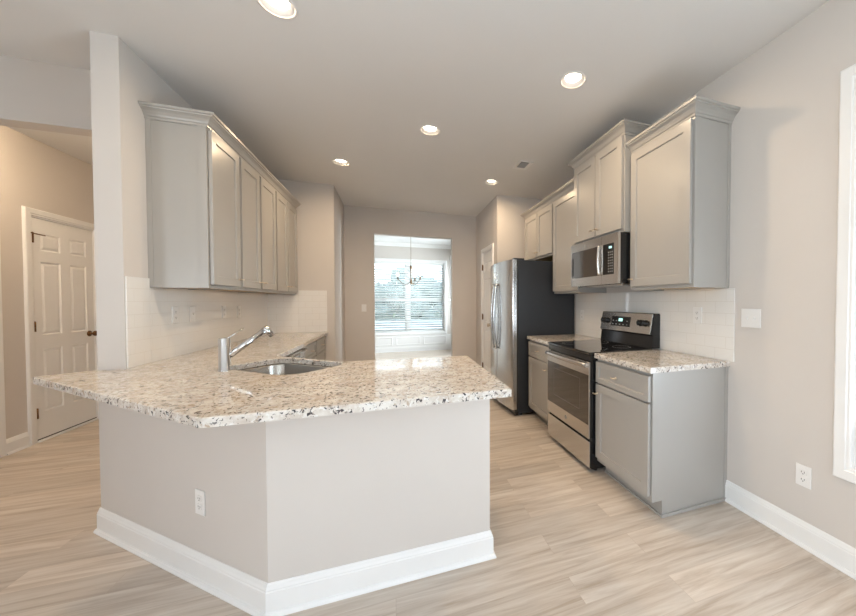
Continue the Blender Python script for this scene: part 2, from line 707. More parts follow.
# ceiling with round holes for the downlights
LIGHTS = [(-0.544, 1.999), (1.149, 2.005), (0.306, 3.0), (-0.526, 4.002), (1.16, 4.035)]
HALL = []
bm = box(B(), XH - 0.15, XR + 0.2, -4.1, YD + 0.2, H, H + 0.15)
ceil = struct('ceiling', bm, 'ceil')
cut = B()
for x, y in LIGHTS + HALL:
    cyl(cut, (x, y, H - 0.05), (x, y, H + 0.06), 0.068, 40)
cutter = link('cutter', cut, 'ceil')
md = ceil.modifiers.new('cut', 'BOOLEAN')
md.operation = 'DIFFERENCE'
md.object = cutter
md.solver = 'EXACT'
bpy.context.view_layer.update()
dg = bpy.context.evaluated_depsgraph_get()
newme = bpy.data.meshes.new_from_object(ceil.evaluated_get(dg))
ceil.modifiers.clear()
ceil.data = newme
bpy.data.objects.remove(cutter, do_unlink=True)

# right wall with windows (kitchen side window, dining side window)
struct('wall_right', wall_cells(B(), 'y', XR, XR + 0.15, -4.1, YD + 0.2, 0, H,
       [(-0.65, 0.935, 0.51, 2.345), (7.25, 8.85, 0.55, 2.30)]), 'wall')
# near wall behind the camera with a wide glazed opening
struct('wall_rear', wall_cells(B(), 'x', -4.1, -3.95, XH - 0.15, XR, 0, H, [(-0.7, 1.9, 0.45, 2.45)]), 'wall')
struct('wall_hall', wall_cells(B(), 'y', XH - 0.12, XH, -3.95, YJ + 0.42, 0, H, [(-2.95, -0.85, 0.40, 2.5), (4.325, 5.0, 0.0, 2.085)]), 'wall')
struct('wall_hall_end', box(B(), XH, XL - 0.119, 5.12, 5.24, 0, H), 'wall')
struct('wall_left', wall_cells(B(), 'y', XL - 0.119, XL, 2.54, YJ, 0, H), 'wall')
struct('wall_hall_header', box(B(), XH, XL - 0.119, 2.968, 3.09, 2.415, H), 'wall')
bm = prism(B(), [(XL - 0.119, YJ), (-0.722, YJ), (-0.722, YB + 0.12), (-0.842, YB + 0.12), (-0.842, YJ + 0.12), (XL - 0.119, YJ + 0.12)], 0, H)
struct('wall_jog', bm, 'wall')
struct('wall_back', wall_cells(B(), 'x', YB, YB + 0.12, -0.722, 1.375, 0, H, [(-0.294, 0.948, 0, 2.385)]), 'wall')
struct('wall_pantry', wall_cells(B(), 'y', 1.375, 1.495, 4.489, YB + 0.12, 0, H, [(4.735, 5.30, 0, 2.085)]), 'wall')
struct('wall_pantry_front', box(B(), 1.495, XR, 4.489, 4.609, 0, H), 'wall')
struct('wall_dining_left', box(B(), -1.72, -1.6, YB, YD + 0.2, 0, H), 'wall')
struct('wall_dining_front', box(B(), -1.6, -0.842, YB, YB + 0.12, 0, H), 'wall')
struct('wall_dining', wall_cells(B(), 'x', YD, YD + 0.15, -1.6, XR, 0, H, [(-0.60, 1.28, 0.50, 2.33)]), 'wall')
struct('wall_pantry_back', box(B(), 1.495, XR, YB, YB + 0.12, 0, H), 'wall')

# peninsula half wall
PA, PB, PC = (-1.575, 2.5395), (-0.500, 1.618), (0.454, 1.618)
du = (Vector(PB) - Vector(PA)).normalized()          # along diagonal toward camera
dv = Vector((-du.y, du.x))                             # toward the kitchen
TH = 0.12
ang = du.angle(Vector((1, 0)))
m_in = TH * math.tan(ang / 2)
PBi = Vector(PB) + Vector((-m_in if False else 0, 0))
inner_b = Vector(PB) + (dv + Vector((0, 1))) / (1 + dv.dot(Vector((0, 1)))) * TH
inner_a = Vector(PA) + dv * TH
pts = [PA, PB, PC, (PC[0], PC[1] + TH), tuple(inner_b), (XL - 0.119 + 0.119, 2.5399), (XL - 0.119, 2.5399)]
# keep the inner corner beside the kitchen wall end
t_ = (XL - inner_b.x) / du.x
pin = inner_b + du * t_
pts = [PA, PB, PC, (PC[0], PC[1] + TH), tuple(inner_b), (pin.x, min(pin.y, 2.5399)), (XL, 2.5399), (XL - 0.119, 2.5399)]
struct('wall_peninsula', prism(B(), pts, 0, 0.880), 'wall')

# ------------------------------------------------------------------ baseboards
BASE = [(0, 0), (0.027, 0), (0.027, 0.006), (0.022, 0.016), (0.015, 0.019), (0.015, 0.100), (0.0125, 0.104),
        (0.0125, 0.110), (0.0085, 0.119), (0.0065, 0.128), (0.003, 0.133), (0, 0.133)]
BASE_PLAIN = [(0, 0), (0.012, 0), (0.012, 0.012), (0.008, 0.018), (0, 0.018)]


def baseboard(name, path, side):
    return struct(name, sweep(B(), BASE, path, XY, side), 'trim')


baseboard('baseboard_right', [(XR, -3.95), (XR, 1.560)], -1)
baseboard('baseboard_peninsula', [(XL - 0.119, 5.10), PA, PB, PC, (PC[0], PC[1] + TH)], 1)
baseboard('baseboard_hall', [(XH, 4.245), (XH, 4.055)], -1)
baseboard('baseboard_hall_end', [(XL - 0.12, 5.12), (XH, 5.12)], -1)
baseboard('baseboard_jog', [(-0.722, YJ + 0.001), (-0.722, YB), (-0.294, YB), (-0.294, YB + 0.12)], 1)
baseboard('baseboard_back', [(0.948, YB + 0.12), (0.948, YB), (1.375, YB), (1.375, 5.38)], 1)
baseboard('baseboard_pantry', [(1.375, 4.655), (1.375, 4.489), (1.495, 4.489)], 1)
baseboard('baseboard_dining', [(-1.6, YB + 0.12), (-1.6, YD), (XR, YD), (XR, 6.0)], 1)

# ------------------------------------------------------------------ casings
CASE = [(0, 0), (0, 0.010), (0.006, 0.013), (0.016, 0.013), (0.020, 0.017), (0.060, 0.019), (0.066, 0.015), (0.070, 0.0)]


def casing(F, u0, u1, z0, z1, closed, parent, name='door_casing'):
    mapf = lambda a, b, h: F(a, b, h)
    if closed:
        path = [(u0, z0), (u0, z1), (u1, z1), (u1, z0)]
    else:
        path = [(u0, z0), (u0, z1), (u1, z1), (u1, z0)]
    return link(name, sweep(B(), CASE, path, mapf, -1, closed), 'trim', parent)


def six_panel(F, w, h, t, cols):
    bm = B()
    us = [0, cols[0], cols[1], cols[2], cols[3], w]
    zs = [0, 0.245, 0.835, 0.965, 1.650, 1.755, 1.915, h]
    cells = {(i, j) for i in (1, 3) for j in (1, 3, 5)}
    return panel_slab(bm, F, us, zs, cells, [(0.008, -0.008), (0.016, -0.009), (0.034, -0.002)], t)


def hinge(F, u, z, parent):
    bm = B()
    cyl(bm, F(u, z - 0.045, 0.010), F(u, z + 0.045, 0.010), 0.0075, 10)
    fbox(bm, F, u - 0.003, u + 0.016, z - 0.044, z + 0.044, 0.0, 0.006)
    lathe(bm, F(u, z + 0.045, 0.010), (0, 0, 1), [(0.006, 0), (0.008, 0.003), (0, 0.008)], 10)
    return link('hinge', bm, 'bronze', parent)


def knob(F, u, z, d, parent, m='nickel'):
    bm = B()
    lathe(bm, F(u, z, d), F.n, [(0, 0), (0.030, 0), (0.031, 0.005), (0.014, 0.009), (0.011, 0.025), (0.018, 0.034), (0.027, 0.044), (0.028, 0.054), (0.020, 0.063), (0, 0.066)], 20)
    return link('door_handle', bm, m, parent)


# door 1: hall door
F1 = Fr((XH, 4.325), (0, 1), (1, 0))
d1 = empty('door_1', (XH, 4.66, 0), 'structure')
casing(F1, 0.0, 0.675, 0, 2.085, False, d1)
Fd = Fr((XH - 0.040, 4.332, 0.022), (0, 1), (1, 0))
link('door_panel', six_panel(Fd, 0.661, 2.050, 0.035, [0.085, 0.285, 0.385, 0.575]), 'trim', d1)
bm = B()
fbox(bm, F1, 0.0, 0.006, 0, 2.085, -0.10, 0.0)
fbox(bm, F1, 0.669, 0.675, 0, 2.085, -0.10, 0.0)
fbox(bm, F1, 0.006, 0.669, 2.075, 2.085, -0.10, 0.0)
link('door_jamb', bm, 'trim', d1)
bm = B()
fbox(bm, F1, 0.0, 0.675, 0.0, 0.012, -0.10, 0.030, 0.003)
link('threshold', bm, 'trim', d1)
bm = B()
fbox(bm, F1, 0.007, 0.668, 0.012, 0.022, -0.04, -0.004)
link('door_sweep', bm, 'gap', d1)
for z in (0.265, 1.068, 1.885):
    hinge(F1, 0.006, z, d1)
knob(F1, 0.600, 0.955, -0.004, d1, 'bronze')
# hinge pin door stop on the top hinge
bm = B()
cyl(bm, F1(0.0, 1.925, 0.012), F1(0.075, 1.915, 0.045), 0.005, 8)
cyl(bm, F1(0.0, 1.925, 0.012), F1(-0.03, 1.925, 0.03), 0.005, 8)
link('door_stop', bm, 'bronze', d1)

# nearer hall opening casing (its edge shows at the frame's left side)
bm = B()
fb = Fr((XH, 3.985), (0, 1), (1, 0))
fbox(bm, fb, 0.0, 0.07, 0, 2.155, 0.0, 0.019, 0.003)
struct('trim_1', bm, 'trim')

# door 2: pantry door
F2 = Fr((1.375, 5.30), (0, -1), (-1, 0))
d2 = empty('door_2', (1.375, 5.02, 0), 'structure')
casing(F2, 0.0, 0.565, 0, 2.085, False, d2)
Fd = Fr((1.375 + 0.040, 5.294, 0.010), (0, -1), (-1, 0))
link('door_panel', six_panel(Fd, 0.553, 2.062, 0.035, [0.075, 0.235, 0.315, 0.478]), 'trim', d2)
bm = B()
fbox(bm, F2, 0.0, 0.005, 0, 2.085, -0.10, 0.0)
fbox(bm, F2, 0.560, 0.565, 0, 2.085, -0.10, 0.0)
fbox(bm, F2, 0.005, 0.560, 2.076, 2.085, -0.10, 0.0)
link('door_jamb', bm, 'trim', d2)
for z in (0.25, 1.05, 1.85):
    hinge(F2, 0.004, z, d2)
knob(F2, 0.485, 0.945, -0.004, d2)


# ------------------------------------------------------------------ windows
def window(n, F, w, z0, z1, mull, depth, rail_z=None, sill=False):
    """F: u along the wall, n into the room"""
    e = empty('window_%d' % n, F(w / 2, z0, 0), 'structure')
    casing(F, 0, w, z0, z1, True, e, 'window_casing')
    bm = B()
    fbox(bm, F, 0, w, z0, z0 + 0.012, -depth, 0)
    fbox(bm, F, 0, w, z1 - 0.012, z1, -depth, 0)
    fbox(bm, F, 0, 0.012, z0 + 0.012, z1 - 0.012, -depth, 0)
    fbox(bm, F, w - 0.012, w, z0 + 0.012, z1 - 0.012, -depth, 0)
    link('window_jamb', bm, 'trim', e)
    rail = rail_z if rail_z else (z0 + z1) / 2
    spans = [(0.012, w - 0.012)] if not mull else [(0.012, w / 2 - 0.035), (w / 2 + 0.035, w - 0.012)]
    if mull:
        link('mullion', fbox(B(), F, w / 2 - 0.035, w / 2 + 0.035, z0 + 0.012, z1 - 0.012, -depth, -depth + 0.06), 'trim', e)
    for a, b in spans:
        bm = B()
        s = 0.038
        dd0, dd1 = -depth + 0.008, -depth + 0.04
        for (zz0, zz1) in ((z0 + 0.012, rail), (rail, z1 - 0.012)):
            fbox(bm, F, a, a + s, zz0, zz1, dd0, dd1)
            fbox(bm, F, b - s, b, zz0, zz1, dd0, dd1)
            fbox(bm, F, a + s, b - s, zz0, zz0 + s, dd0, dd1)
            fbox(bm, F, a + s, b - s, zz1 - s, zz1, dd0, dd1)
        sash = link('window_sash', bm, 'trim', e)
        link('window_pane', fbox(B(), F, a + s, b - s, z0 + 0.04, z1 - 0.04, dd0 + 0.012, dd0 + 0.016), 'glass', sash)
    return e


def blind(F, w, z0, z1, d, pitch, tilt, slat, label, group=None):
    e = empty('window_blind', F(w / 2, z0, d), None, label, 'blind', group)
    link('headrail', fbox(B(), F, 0.002, w - 0.002, z1 - 0.055, z1, d - 0.025, d + 0.025, 0.003), 'blind', e)
    bm = B()
    n = int((z1 - 0.06 - z0 - 0.03) / pitch)
    for i in range(n):
        z = z0 + 0.05 + i * pitch
        c, s = math.cos(tilt) * slat / 2, math.sin(tilt) * slat / 2
        vs = []
        for uu in (0.004, w - 0.004):
            for (a, b) in ((-1, -0.0012), (1, -0.0012), (1, 0.0012), (-1, 0.0012)):
                vs.append(bm.verts.new(F(uu, z + a * s + b, d + a * c)))
        for q in ((0, 1, 2, 3), (7, 6, 5, 4), (0, 4, 5, 1), (1, 5, 6, 2), (2, 6, 7, 3), (3, 7, 4, 0)):
            bm.faces.new([vs[k] for k in q])
    link('slats', bm, 'blind', e)
    link('bottom_rail', fbox(B(), F, 0.003, w - 0.003, z0 + 0.004, z0 + 0.024, d - slat / 2, d + slat / 2, 0.003), 'blind', e)
    bm = B()
    k = max(2, int(w / 0.5))
    for i in range(k + 1):
        uu = 0.12 + (w - 0.24) * i / k
        for dd in (-slat / 2 - 0.001, slat / 2 + 0.001):
            cyl(bm, F(uu, z0 + 0.02, d + dd), F(uu, z1 - 0.05, d + dd), 0.0014, 5)
    link('ladder_cord', bm, 'blind', e)
    return e


FW1 = Fr((XR, 0.935), (0, -1), (-1, 0))
window(1, FW1, 1.585, 0.51, 2.345, False, 0.13)
blind(FW1, 1.585 - 0.03, 0.525, 2.33, -0.045, 0.055, 0.20, 0.05,
      'white horizontal slat blind in the side window at the frame\'s right edge').location.y -= 0.015
FW2 = Fr((-0.60, YD), (1, 0), (0, -1))
window(2, FW2, 1.88, 0.50, 2.33, True, 0.13, 1.36)
blind(FW2, 1.88 - 0.03, 0.515, 2.315, -0.050, 0.062, 0.62, 0.058,
      'wide white horizontal slat blind in the dining room window behind the chandelier').location.x += 0.015
FW3 = Fr((XR, 8.85), (0, -1), (-1, 0))
window(3, FW3, 1.6, 0.55, 2.30, False, 0.13)
FW4 = Fr((-0.7, -3.95), (1, 0), (0, 1))
window(4, FW4, 2.6, 0.45, 2.45, True, 0.13)
FW5 = Fr((XH, -2.95), (0, 1), (1, 0))
window(5, FW5, 2.1, 0.40, 2.50, True, 0.12)  # unseen window, added with its lamp for light from the left

# dining room wainscot, chair rail and crown
bm = B()
Fdw = Fr((-1.6, YD), (1, 0), (0, -1))
RAIL = [(0, 0), (0.008, 0), (0.012, 0.006), (0.02, 0.009), (0.02, 0.014), (0.008, 0.02), (0, 0.02)]


def picture_frame(bm, F, a, b, z0, z1):
    sweep(bm, [(0, 0), (0.004, 0.010), (0.014, 0.014), (0.024, 0.008), (0.028, 0)], [(a, z0), (a, z1), (b, z1), (b, z0)],
          lambda p, q, h: F(p, q, h), 1, True)


for a, b in ((-0.93, -0.38), (-0.30, 0.30), (0.38, 0.98)):
    picture_frame(bm, Fdw, a + 1.6 + 0.34, b + 1.6 + 0.34, 0.17, 0.38)
for a, b in ((-1.5, -0.76), (1.44, 1.97)):
    picture_frame(bm, Fdw, a + 1.6, b + 1.6, 0.17, 1.27)
    picture_frame(bm, Fdw, a + 1.6, b + 1.6, 1.42, 2.55)
struct('trim_2', bm, 'trim')
bm = B()
box(bm, -1.6, -0.68, YD - 0.022, YD, 1.32, 1.37, 0.004)
box(bm, 1.36, XR, YD - 0.022, YD, 1.32, 1.37, 0.004)
struct('trim_3', bm, 'trim')
CRN = [(0, 0), (0.010, 0), (0.014, 0.012), (0.035, 0.03), (0.06, 0.062), (0.072, 0.07), (0.075, 0.085), (0, 0.085)]
struct('trim_4', sweep(B(), [(o, H - 0.085 + h) for o, h in CRN], [(-1.6, YB + 0.12), (-1.6, YD), (XR, YD), (XR, YB + 0.12)], XY, 1), 'trim')
# lower wainscot panels painted white on the window wall
bm = B()
box(bm, -1.6, XR, YD - 0.004, YD, 0.133, 0.425)
struct('trim_5', bm, 'trim')

# ================================================================== CABINETS
CROWN = [(0, -0.012), (0.008, -0.012), (0.010, 0.002), (0.016, 0.006), (0.020, 0.016), (0.030, 0.030), (0.044, 0.040),
         (0.050, 0.042), (0.052, 0.049), (0.060, 0.052), (0.062, 0.066), (0, 0.066)]


def pull_T(F, u, z, d, parent, horizontal=True, name='cabinet_pull', L=0.05):
    bm = B()
    lathe(bm, F(u, z, d), F.n, [(0, 0), (0.009, 0), (0.009, 0.002), (0.005, 0.004), (0.0045, 0.024), (0, 0.026)], 12)
    if horizontal:
        p, q = F(u - L / 2, z, d + 0.027), F(u + L / 2, z, d + 0.027)
    else:
        p, q = F(u, z - L / 2, d + 0.027), F(u, z + L / 2, d + 0.027)
    tube(bm, [p, p.lerp(q, 0.08), p.lerp(q, 0.5), p.lerp(q, 0.92), q], [0.003, 0.0055, 0.0045, 0.0055, 0.003], 10)
    return link(name, bm, 'nickel', parent)


def upper_cabinet(F, w, z0, z1, depth, doors, label, group, crown_path, crown_side, end_u=None, pulls=(), scribe=None):
    """F: u=0 left .. w right looking at the face; d=0 is the box front, negative towards the wall"""
    e = empty('upper_cabinet', F(w / 2, z0, -depth / 2), None, label, 'cabinet', group)
    # carcass: side panels, top, back, bottom rail with recessed raw underside
    bm = B()
    fbox(bm, F, 0, w, z0 + 0.018, z1, -depth + 0.001, -0.019, 0.0)
    fbox(bm, F, 0, 0.018, z0, z0 + 0.018, -depth + 0.001, -0.019)
    fbox(bm, F, w - 0.018, w, z0, z0 + 0.018, -depth + 0.001, -0.019)
    link('carcass', bm, 'cab', e)
    bm = B()
    fbox(bm, F, 0.018, w - 0.018, z0 + 0.010, z0 + 0.018, -depth + 0.001, -0.019)
    link('underside', bm, 'wood', e)
    # face frame
    bm = B()
    fs = 0.038
    fbox(bm, F, 0, fs, z0, z1, -0.019, 0, 0.001)
    fbox(bm, F, w - fs, w, z0, z1, -0.019, 0, 0.001)
    fbox(bm, F, fs, w - fs, z0, z0 + fs, -0.019, 0, 0.001)
    fbox(bm, F, fs, w - fs, z1 - fs, z1, -0.019, 0, 0.001)
    if len(doors) == 2:
        c = (doors[0][1] + doors[1][0]) / 2
        fbox(bm, F, c - fs / 2, c + fs / 2, z0 + fs, z1 - fs, -0.019, 0, 0.001)
    link('face_frame', bm, 'cab', e)
    dz0, dz1 = z0 + 0.026, z1 - 0.028
    for (a, b, pu) in doors:
        d = link('door', shaker(Fr(F(0, 0, 0.003), F.u, F.n), a, b, dz0, dz1), 'cab', e)
        if pu is not None:
            pull_T(F, pu, dz0 + 0.055, 0.021, d)
    if crown_path:
        c = link('crown_molding', sweep(B(), [(o, z1 - 0.005 + h) for o, h in CROWN], crown_path, XY, crown_side), 'cab', e)
    if scribe is not None:
        # end panel trim strips: wall scribe and front stile on the exposed side
        bm = B()
        s0, s1 = (-0.004, 0.0) if scribe == 0 else (w, w + 0.004)
        fbox(bm, F, s0, s1, z0 + 0.006, z1, -depth + 0.001, -depth + 0.026)
        fbox(bm, F, s0, s1, z0, z1, -0.045, -0.0005)
        link('scribe_strip', bm, 'cab', e)
    return e


GU_L = 'grey wall cabinets on the left tiled wall'
GU_R = 'grey wall cabinets on the right appliance wall'
ZU, ZT = 1.390, 2.455
# right wall: u runs towards -y (looking at the face from the room, left = far)
xr_f = 1.745
e = upper_cabinet(Fr((xr_f, 2.132), (0, -1), (-1, 0)), 0.568, ZU, ZT, XR - xr_f,
                  [(0.012, 0.557, 0.035)], 'grey single-door wall cabinet nearest the camera, right of the microwave', GU_R,
                  [(XR, 1.564), (xr_f, 1.564), (xr_f, 2.132)], -1, scribe=1)
e = upper_cabinet(Fr((1.680, 2.878), (0, -1), (-1, 0)), 0.742, 1.842, 2.600, XR - 1.680,
                  [(0.014, 0.366, 0.340), (0.380, 0.730, 0.408)], 'tallest grey two-door wall cabinet directly above the microwave', GU_R,
                  [(XR, 2.136), (1.680, 2.136), (1.680, 2.878), (XR, 2.878)], -1)
e = upper_cabinet(Fr((xr_f, 3.460), (0, -1), (-1, 0)), 0.578, ZU, ZT, XR - xr_f,
                  [(0.012, 0.560, 0.530)], 'grey single-door wall cabinet between the microwave and refrigerator', GU_R,
                  [(xr_f, 2.882), (xr_f, 3.460)], -1)
e = upper_cabinet(Fr((xr_f, 4.330), (0, -1), (-1, 0)), 0.868, 1.842, ZT, XR - xr_f,
                  [(0.012, 0.425, 0.398), (0.437, 0.852, 0.465)], 'short grey two-door wall cabinet over the refrigerator', GU_R,
                  [(xr_f, 3.462), (xr_f, 4.330), (XR, 4.330)], -1)
# left wall: u runs towards +y
xl_f = XL + 0.305
FL = lambda y: Fr((xl_f, y), (0, 1), (1, 0))
upper_cabinet(FL(2.744), 0.442, ZU, ZT + 0.004, 0.305, [(0.012, 0.425, 0.392)],
              'grey single-door wall cabinet with the plain end panel facing the room', GU_L,
              [(XL, 2.744), (xl_f, 2.744), (xl_f, 3.186)], 1, scribe=0)
upper_cabinet(FL(3.188), 0.838, ZU, ZT + 0.004, 0.305, [(0.020, 0.395, 0.365), (0.435, 0.822, 0.465)],
              'grey two-door wall cabinet in the middle of the left run', GU_L,
              [(xl_f, 3.188), (xl_f, 4.026)], 1)
upper_cabinet(FL(4.028), 0.790, ZU, ZT + 0.004, 0.305, [(0.020, 0.385, 0.355), (0.405, 0.772, 0.435)],
              'grey two-door wall cabinet at the far end of the left run', GU_L,
              [(xl_f, 4.028), (xl_f, 4.818)], 1)


# ------------------------------------------------------------------ base cabinets
def base_cabinet(F, w, depth, label, group, drawers, doors, toe=0.075, z1=0.878, quarter=False, end=None):
    e = empty('base_cabinet', F(w / 2, 0, -depth / 2), None, label, 'cabinet', group)
    bm = B()
    # carcass as a side profile with a toe notch, swept along u
    prof = [(0, 0.102), (0, z1), (-depth + 0.001, z1), (-depth + 0.001, 0.0), (-toe, 0.0), (-toe, 0.102)]
    A = [bm.verts.new(F(0, z, d)) for d, z in prof]
    C = [bm.verts.new(F(w, z, d)) for d, z in prof]
    bm.faces.new(A)
    bm.faces.new(C[::-1])
    for i in range(len(prof)):
        j = (i + 1) % len(prof)
        bm.faces.new((A[i], A[j], C[j], C[i]))
    link('carcass', bm, 'cab', e)
    bm = B()
    fbox(bm, F, 0, w, 0.0, 0.014, -toe, -toe + 0.010, 0.002)
    if end is not None:
        s0, s1 = (-0.012, 0.0) if end == 0 else (w, w + 0.012)
        fbox(bm, F, s0, s1, 0.0, 0.020, -depth + 0.012, -toe + 0.010, 0.003)
    link('shoe_molding', bm, 'cab', e)
    for (a, b, z0, zz1, pu) in drawers:
        d = link('drawer', shaker(Fr(F(0, 0, 0.003), F.u, F.n), a, b, z0, zz1, rail=0.035), 'cab', e)
        if pu is not None:
            pull_T(F, pu, (z0 + zz1) / 2, 0.021, d, name='drawer_pull')
    for (a, b, z0, zz1, pu) in doors:
        d = link('door', shaker(Fr(F(0, 0, 0.003), F.u, F.n), a, b, z0, zz1), 'cab', e)
        if pu is not None:
            pull_T(F, pu, zz1 - 0.07, 0.021, d)
    if end is not None:
        bm = B()
        s0, s1 = (-0.004, 0.0) if end == 0 else (w, w + 0.004)
        fbox(bm, F, s0, s1, 0.0, z1, -depth + 0.001, -depth + 0.026)
        link('scribe_strip', bm, 'cab', e)
    return e


GB = 'grey base cabinets'
xb = 1.440
base_cabinet(Fr((xb, 2.130), (0, -1), (-1, 0)), 0.566, XR - xb, 'grey base cabinet with exposed end panel, right of the range', GB,
             [(0.010, 0.553, 0.702, 0.856, 0.245)], [(0.010, 0.553, 0.137, 0.690, 0.030)], end=1)
base_cabinet(Fr((xb, 3.455), (0, -1), (-1, 0)), 0.577, XR - xb, 'grey base cabinet squeezed between the range and refrigerator', GB,
             [(0.018, 0.565, 0.702, 0.856, 0.275)], [(0.018, 0.565, 0.130, 0.690, 0.465)])
xlb = -0.850
FB = lambda y: Fr((xlb, y), (0, 1), (1, 0))
base_cabinet(FB(3.735), 0.535, xlb - XL, 'grey drawer cabinet beside the dishwasher', 'grey drawer cabinets past the dishwasher',
             [(0.012, 0.523, 0.702, 0.856, 0.267), (0.012, 0.523, 0.420, 0.690, 0.267), (0.012, 0.523, 0.137, 0.408, 0.267)], [])
base_cabinet(FB(4.272), 0.544, xlb - XL, 'grey drawer cabinet in the far corner against the jog wall', 'grey drawer cabinets past the dishwasher',
             [(0.012, 0.530, 0.702, 0.856, 0.271), (0.012, 0.530, 0.420, 0.690, 0.271), (0.012, 0.530, 0.137, 0.408, 0.271)], [])
# cabinet behind the straight half wall, doors facing the kitchen
base_cabinet(Fr((0.440, 2.330), (-1, 0), (0, 1)), 0.72, 2.330 - (PC[1] + TH) - 0.002, 'grey base cabinet behind the straight half wall of the peninsula', GB,
             [(0.012, 0.354, 0.702, 0.856, 0.18), (0.366, 0.708, 0.702, 0.856, 0.54)], [(0.012, 0.354, 0.137, 0.690, 0.32), (0.366, 0.708, 0.137, 0.690, 0.40)])
# corner sink cabinet, polygonal
e = empty('sink_cabinet', (-0.9, 2.5, 0), None, 'grey diagonal corner cabinet carrying the sink inside the peninsula', 'cabinet')
ib = tuple(inner_b + Vector((0.006, 0.006)))
poly = [(-0.284, 1.742), (-0.284, 2.330), (-0.340, 2.360), (xlb, 2.800), (xlb, 3.110), (XL + 0.004, 3.110), (XL + 0.004, 2.560), (XL + 0.02, pin.y + 0.02), ib]
bm = B()
lo = 0.0
# toe base, then thin side walls so that the bowls hang free inside
prism(bm, poly, 0.0, 0.10)
pc = [Vector(p) for p in poly]
for i in (0, 4, 5):
    a, b = pc[i], pc[(i + 1) % len(pc)]
    d = (b - a).normalized()
    n_ = Vector((-d.y, d.x))
    prism(bm, [tuple(a), tuple(b), tuple(b + n_ * 0.018), tuple(a + n_ * 0.018)], 0.10, 0.878)
link('carcass', bm, 'cab', e)
bm = B()
pv = [Vector(p) for p in ((-0.284, 2.330), (-0.340, 2.360), (xlb, 2.800), (xlb, 3.110))]
for a, b in zip(pv, pv[1:]):
    d = (b - a).normalized()
    n_ = Vector((-d.y, d.x))
    q = [a, b, b + n_ * 0.018, a + n_ * 0.018]
    prism(bm, [tuple(k) for k in q], 0.10, 0.878)
link('face_frame', bm, 'cab', e)
a, b = pv[2], pv[1]
ud = (b - a).normalized()
nn = Vector((-ud.y, ud.x))
if nn.y < 0:
    nn = -nn
Fs = Fr((a.x, a.y), (ud.x, ud.y), (nn.x, nn.y))
L = (b - a).length
for (q0, q1, pu) in ((0.02, L / 2 - 0.004, L / 2 - 0.04), (L / 2 + 0.004, L - 0.02, L / 2 + 0.04)):
    d = link('door', shaker(Fr(Fs(0, 0, 0.001), Fs.u, Fs.n), q0, q1, 0.137, 0.86), 'cab', e)
    pull_T(Fs, pu, 0.79, 0.021, d)

# ------------------------------------------------------------------ countertops
ZC0, ZC1 = 0.8802, 0.914


def arc(c, r, a0, a1, n=8):
    return [(c[0] + r * math.cos(math.radians(a0 + (a1 - a0) * i / n)), c[1] + r * math.sin(math.radians(a0 + (a1 - a0) * i / n))) for i in range(n + 1)]


def rounded_poly(pts, radii, seg=6):
    out = []
    n = len(pts)
    for i in range(n):
        p0, p, p1 = Vector(pts[i - 1]), Vector(pts[i]), Vector(pts[(i + 1) % n])
        r = radii[i]
        if r <= 0:
            out.append(tuple(p))
            continue
        a, b = (p0 - p).normalized(), (p1 - p).normalized()
        th = a.angle(b)
        t = r / math.tan(th / 2)
        c = p + (a + b).normalized() * (r / math.sin(th / 2))
        s, f = p + a * t, p + b * t
        a0 = math.atan2((s - c).y, (s - c).x)
        a1 = math.atan2((f - c).y, (f - c).x)
        dlt = (a1 - a0 + PI) % (2 * PI) - PI
        for k in range(seg + 1):
            g = a0 + dlt * k / seg
            out.append((c.x + r * math.cos(g), c.y + r * math.sin(g)))
    return out


SINK_C = Vector((-0.622, 2.352))
SU, SV = Vector((0.76, -0.65)).normalized(), Vector((0.65, 0.76)).normalized()
HW, HD = 0.305, 0.195


def sink_ring(hw, hd, r):
    rect = [SINK_C + SU * (-hw) + SV * (-hd), SINK_C + SU * hw + SV * (-hd), SINK_C + SU * hw + SV * hd, SINK_C - SU * hw + SV * hd]
    return rounded_poly([tuple(p) for p in rect], [r] * 4, 8)


outer = rounded_poly([(-1.757, 2.432), (-0.612, 1.381), (0.492, 1.381), (0.492, 2.350), (-0.325, 2.385), (-0.795, 2.790),
                      (-0.795, YJ - 0.0005), (XL + 0.0005, YJ - 0.0005), (XL + 0.0005, 2.5395), (XL - 0.119, 2.5395), (-1.600, 2.5395)],
                     [0.010, 0.04, 0.012, 0.02, 0.05, 0.05, 0, 0, 0, 0, 0.0])
hole = sink_ring(HW, HD, 0.11)


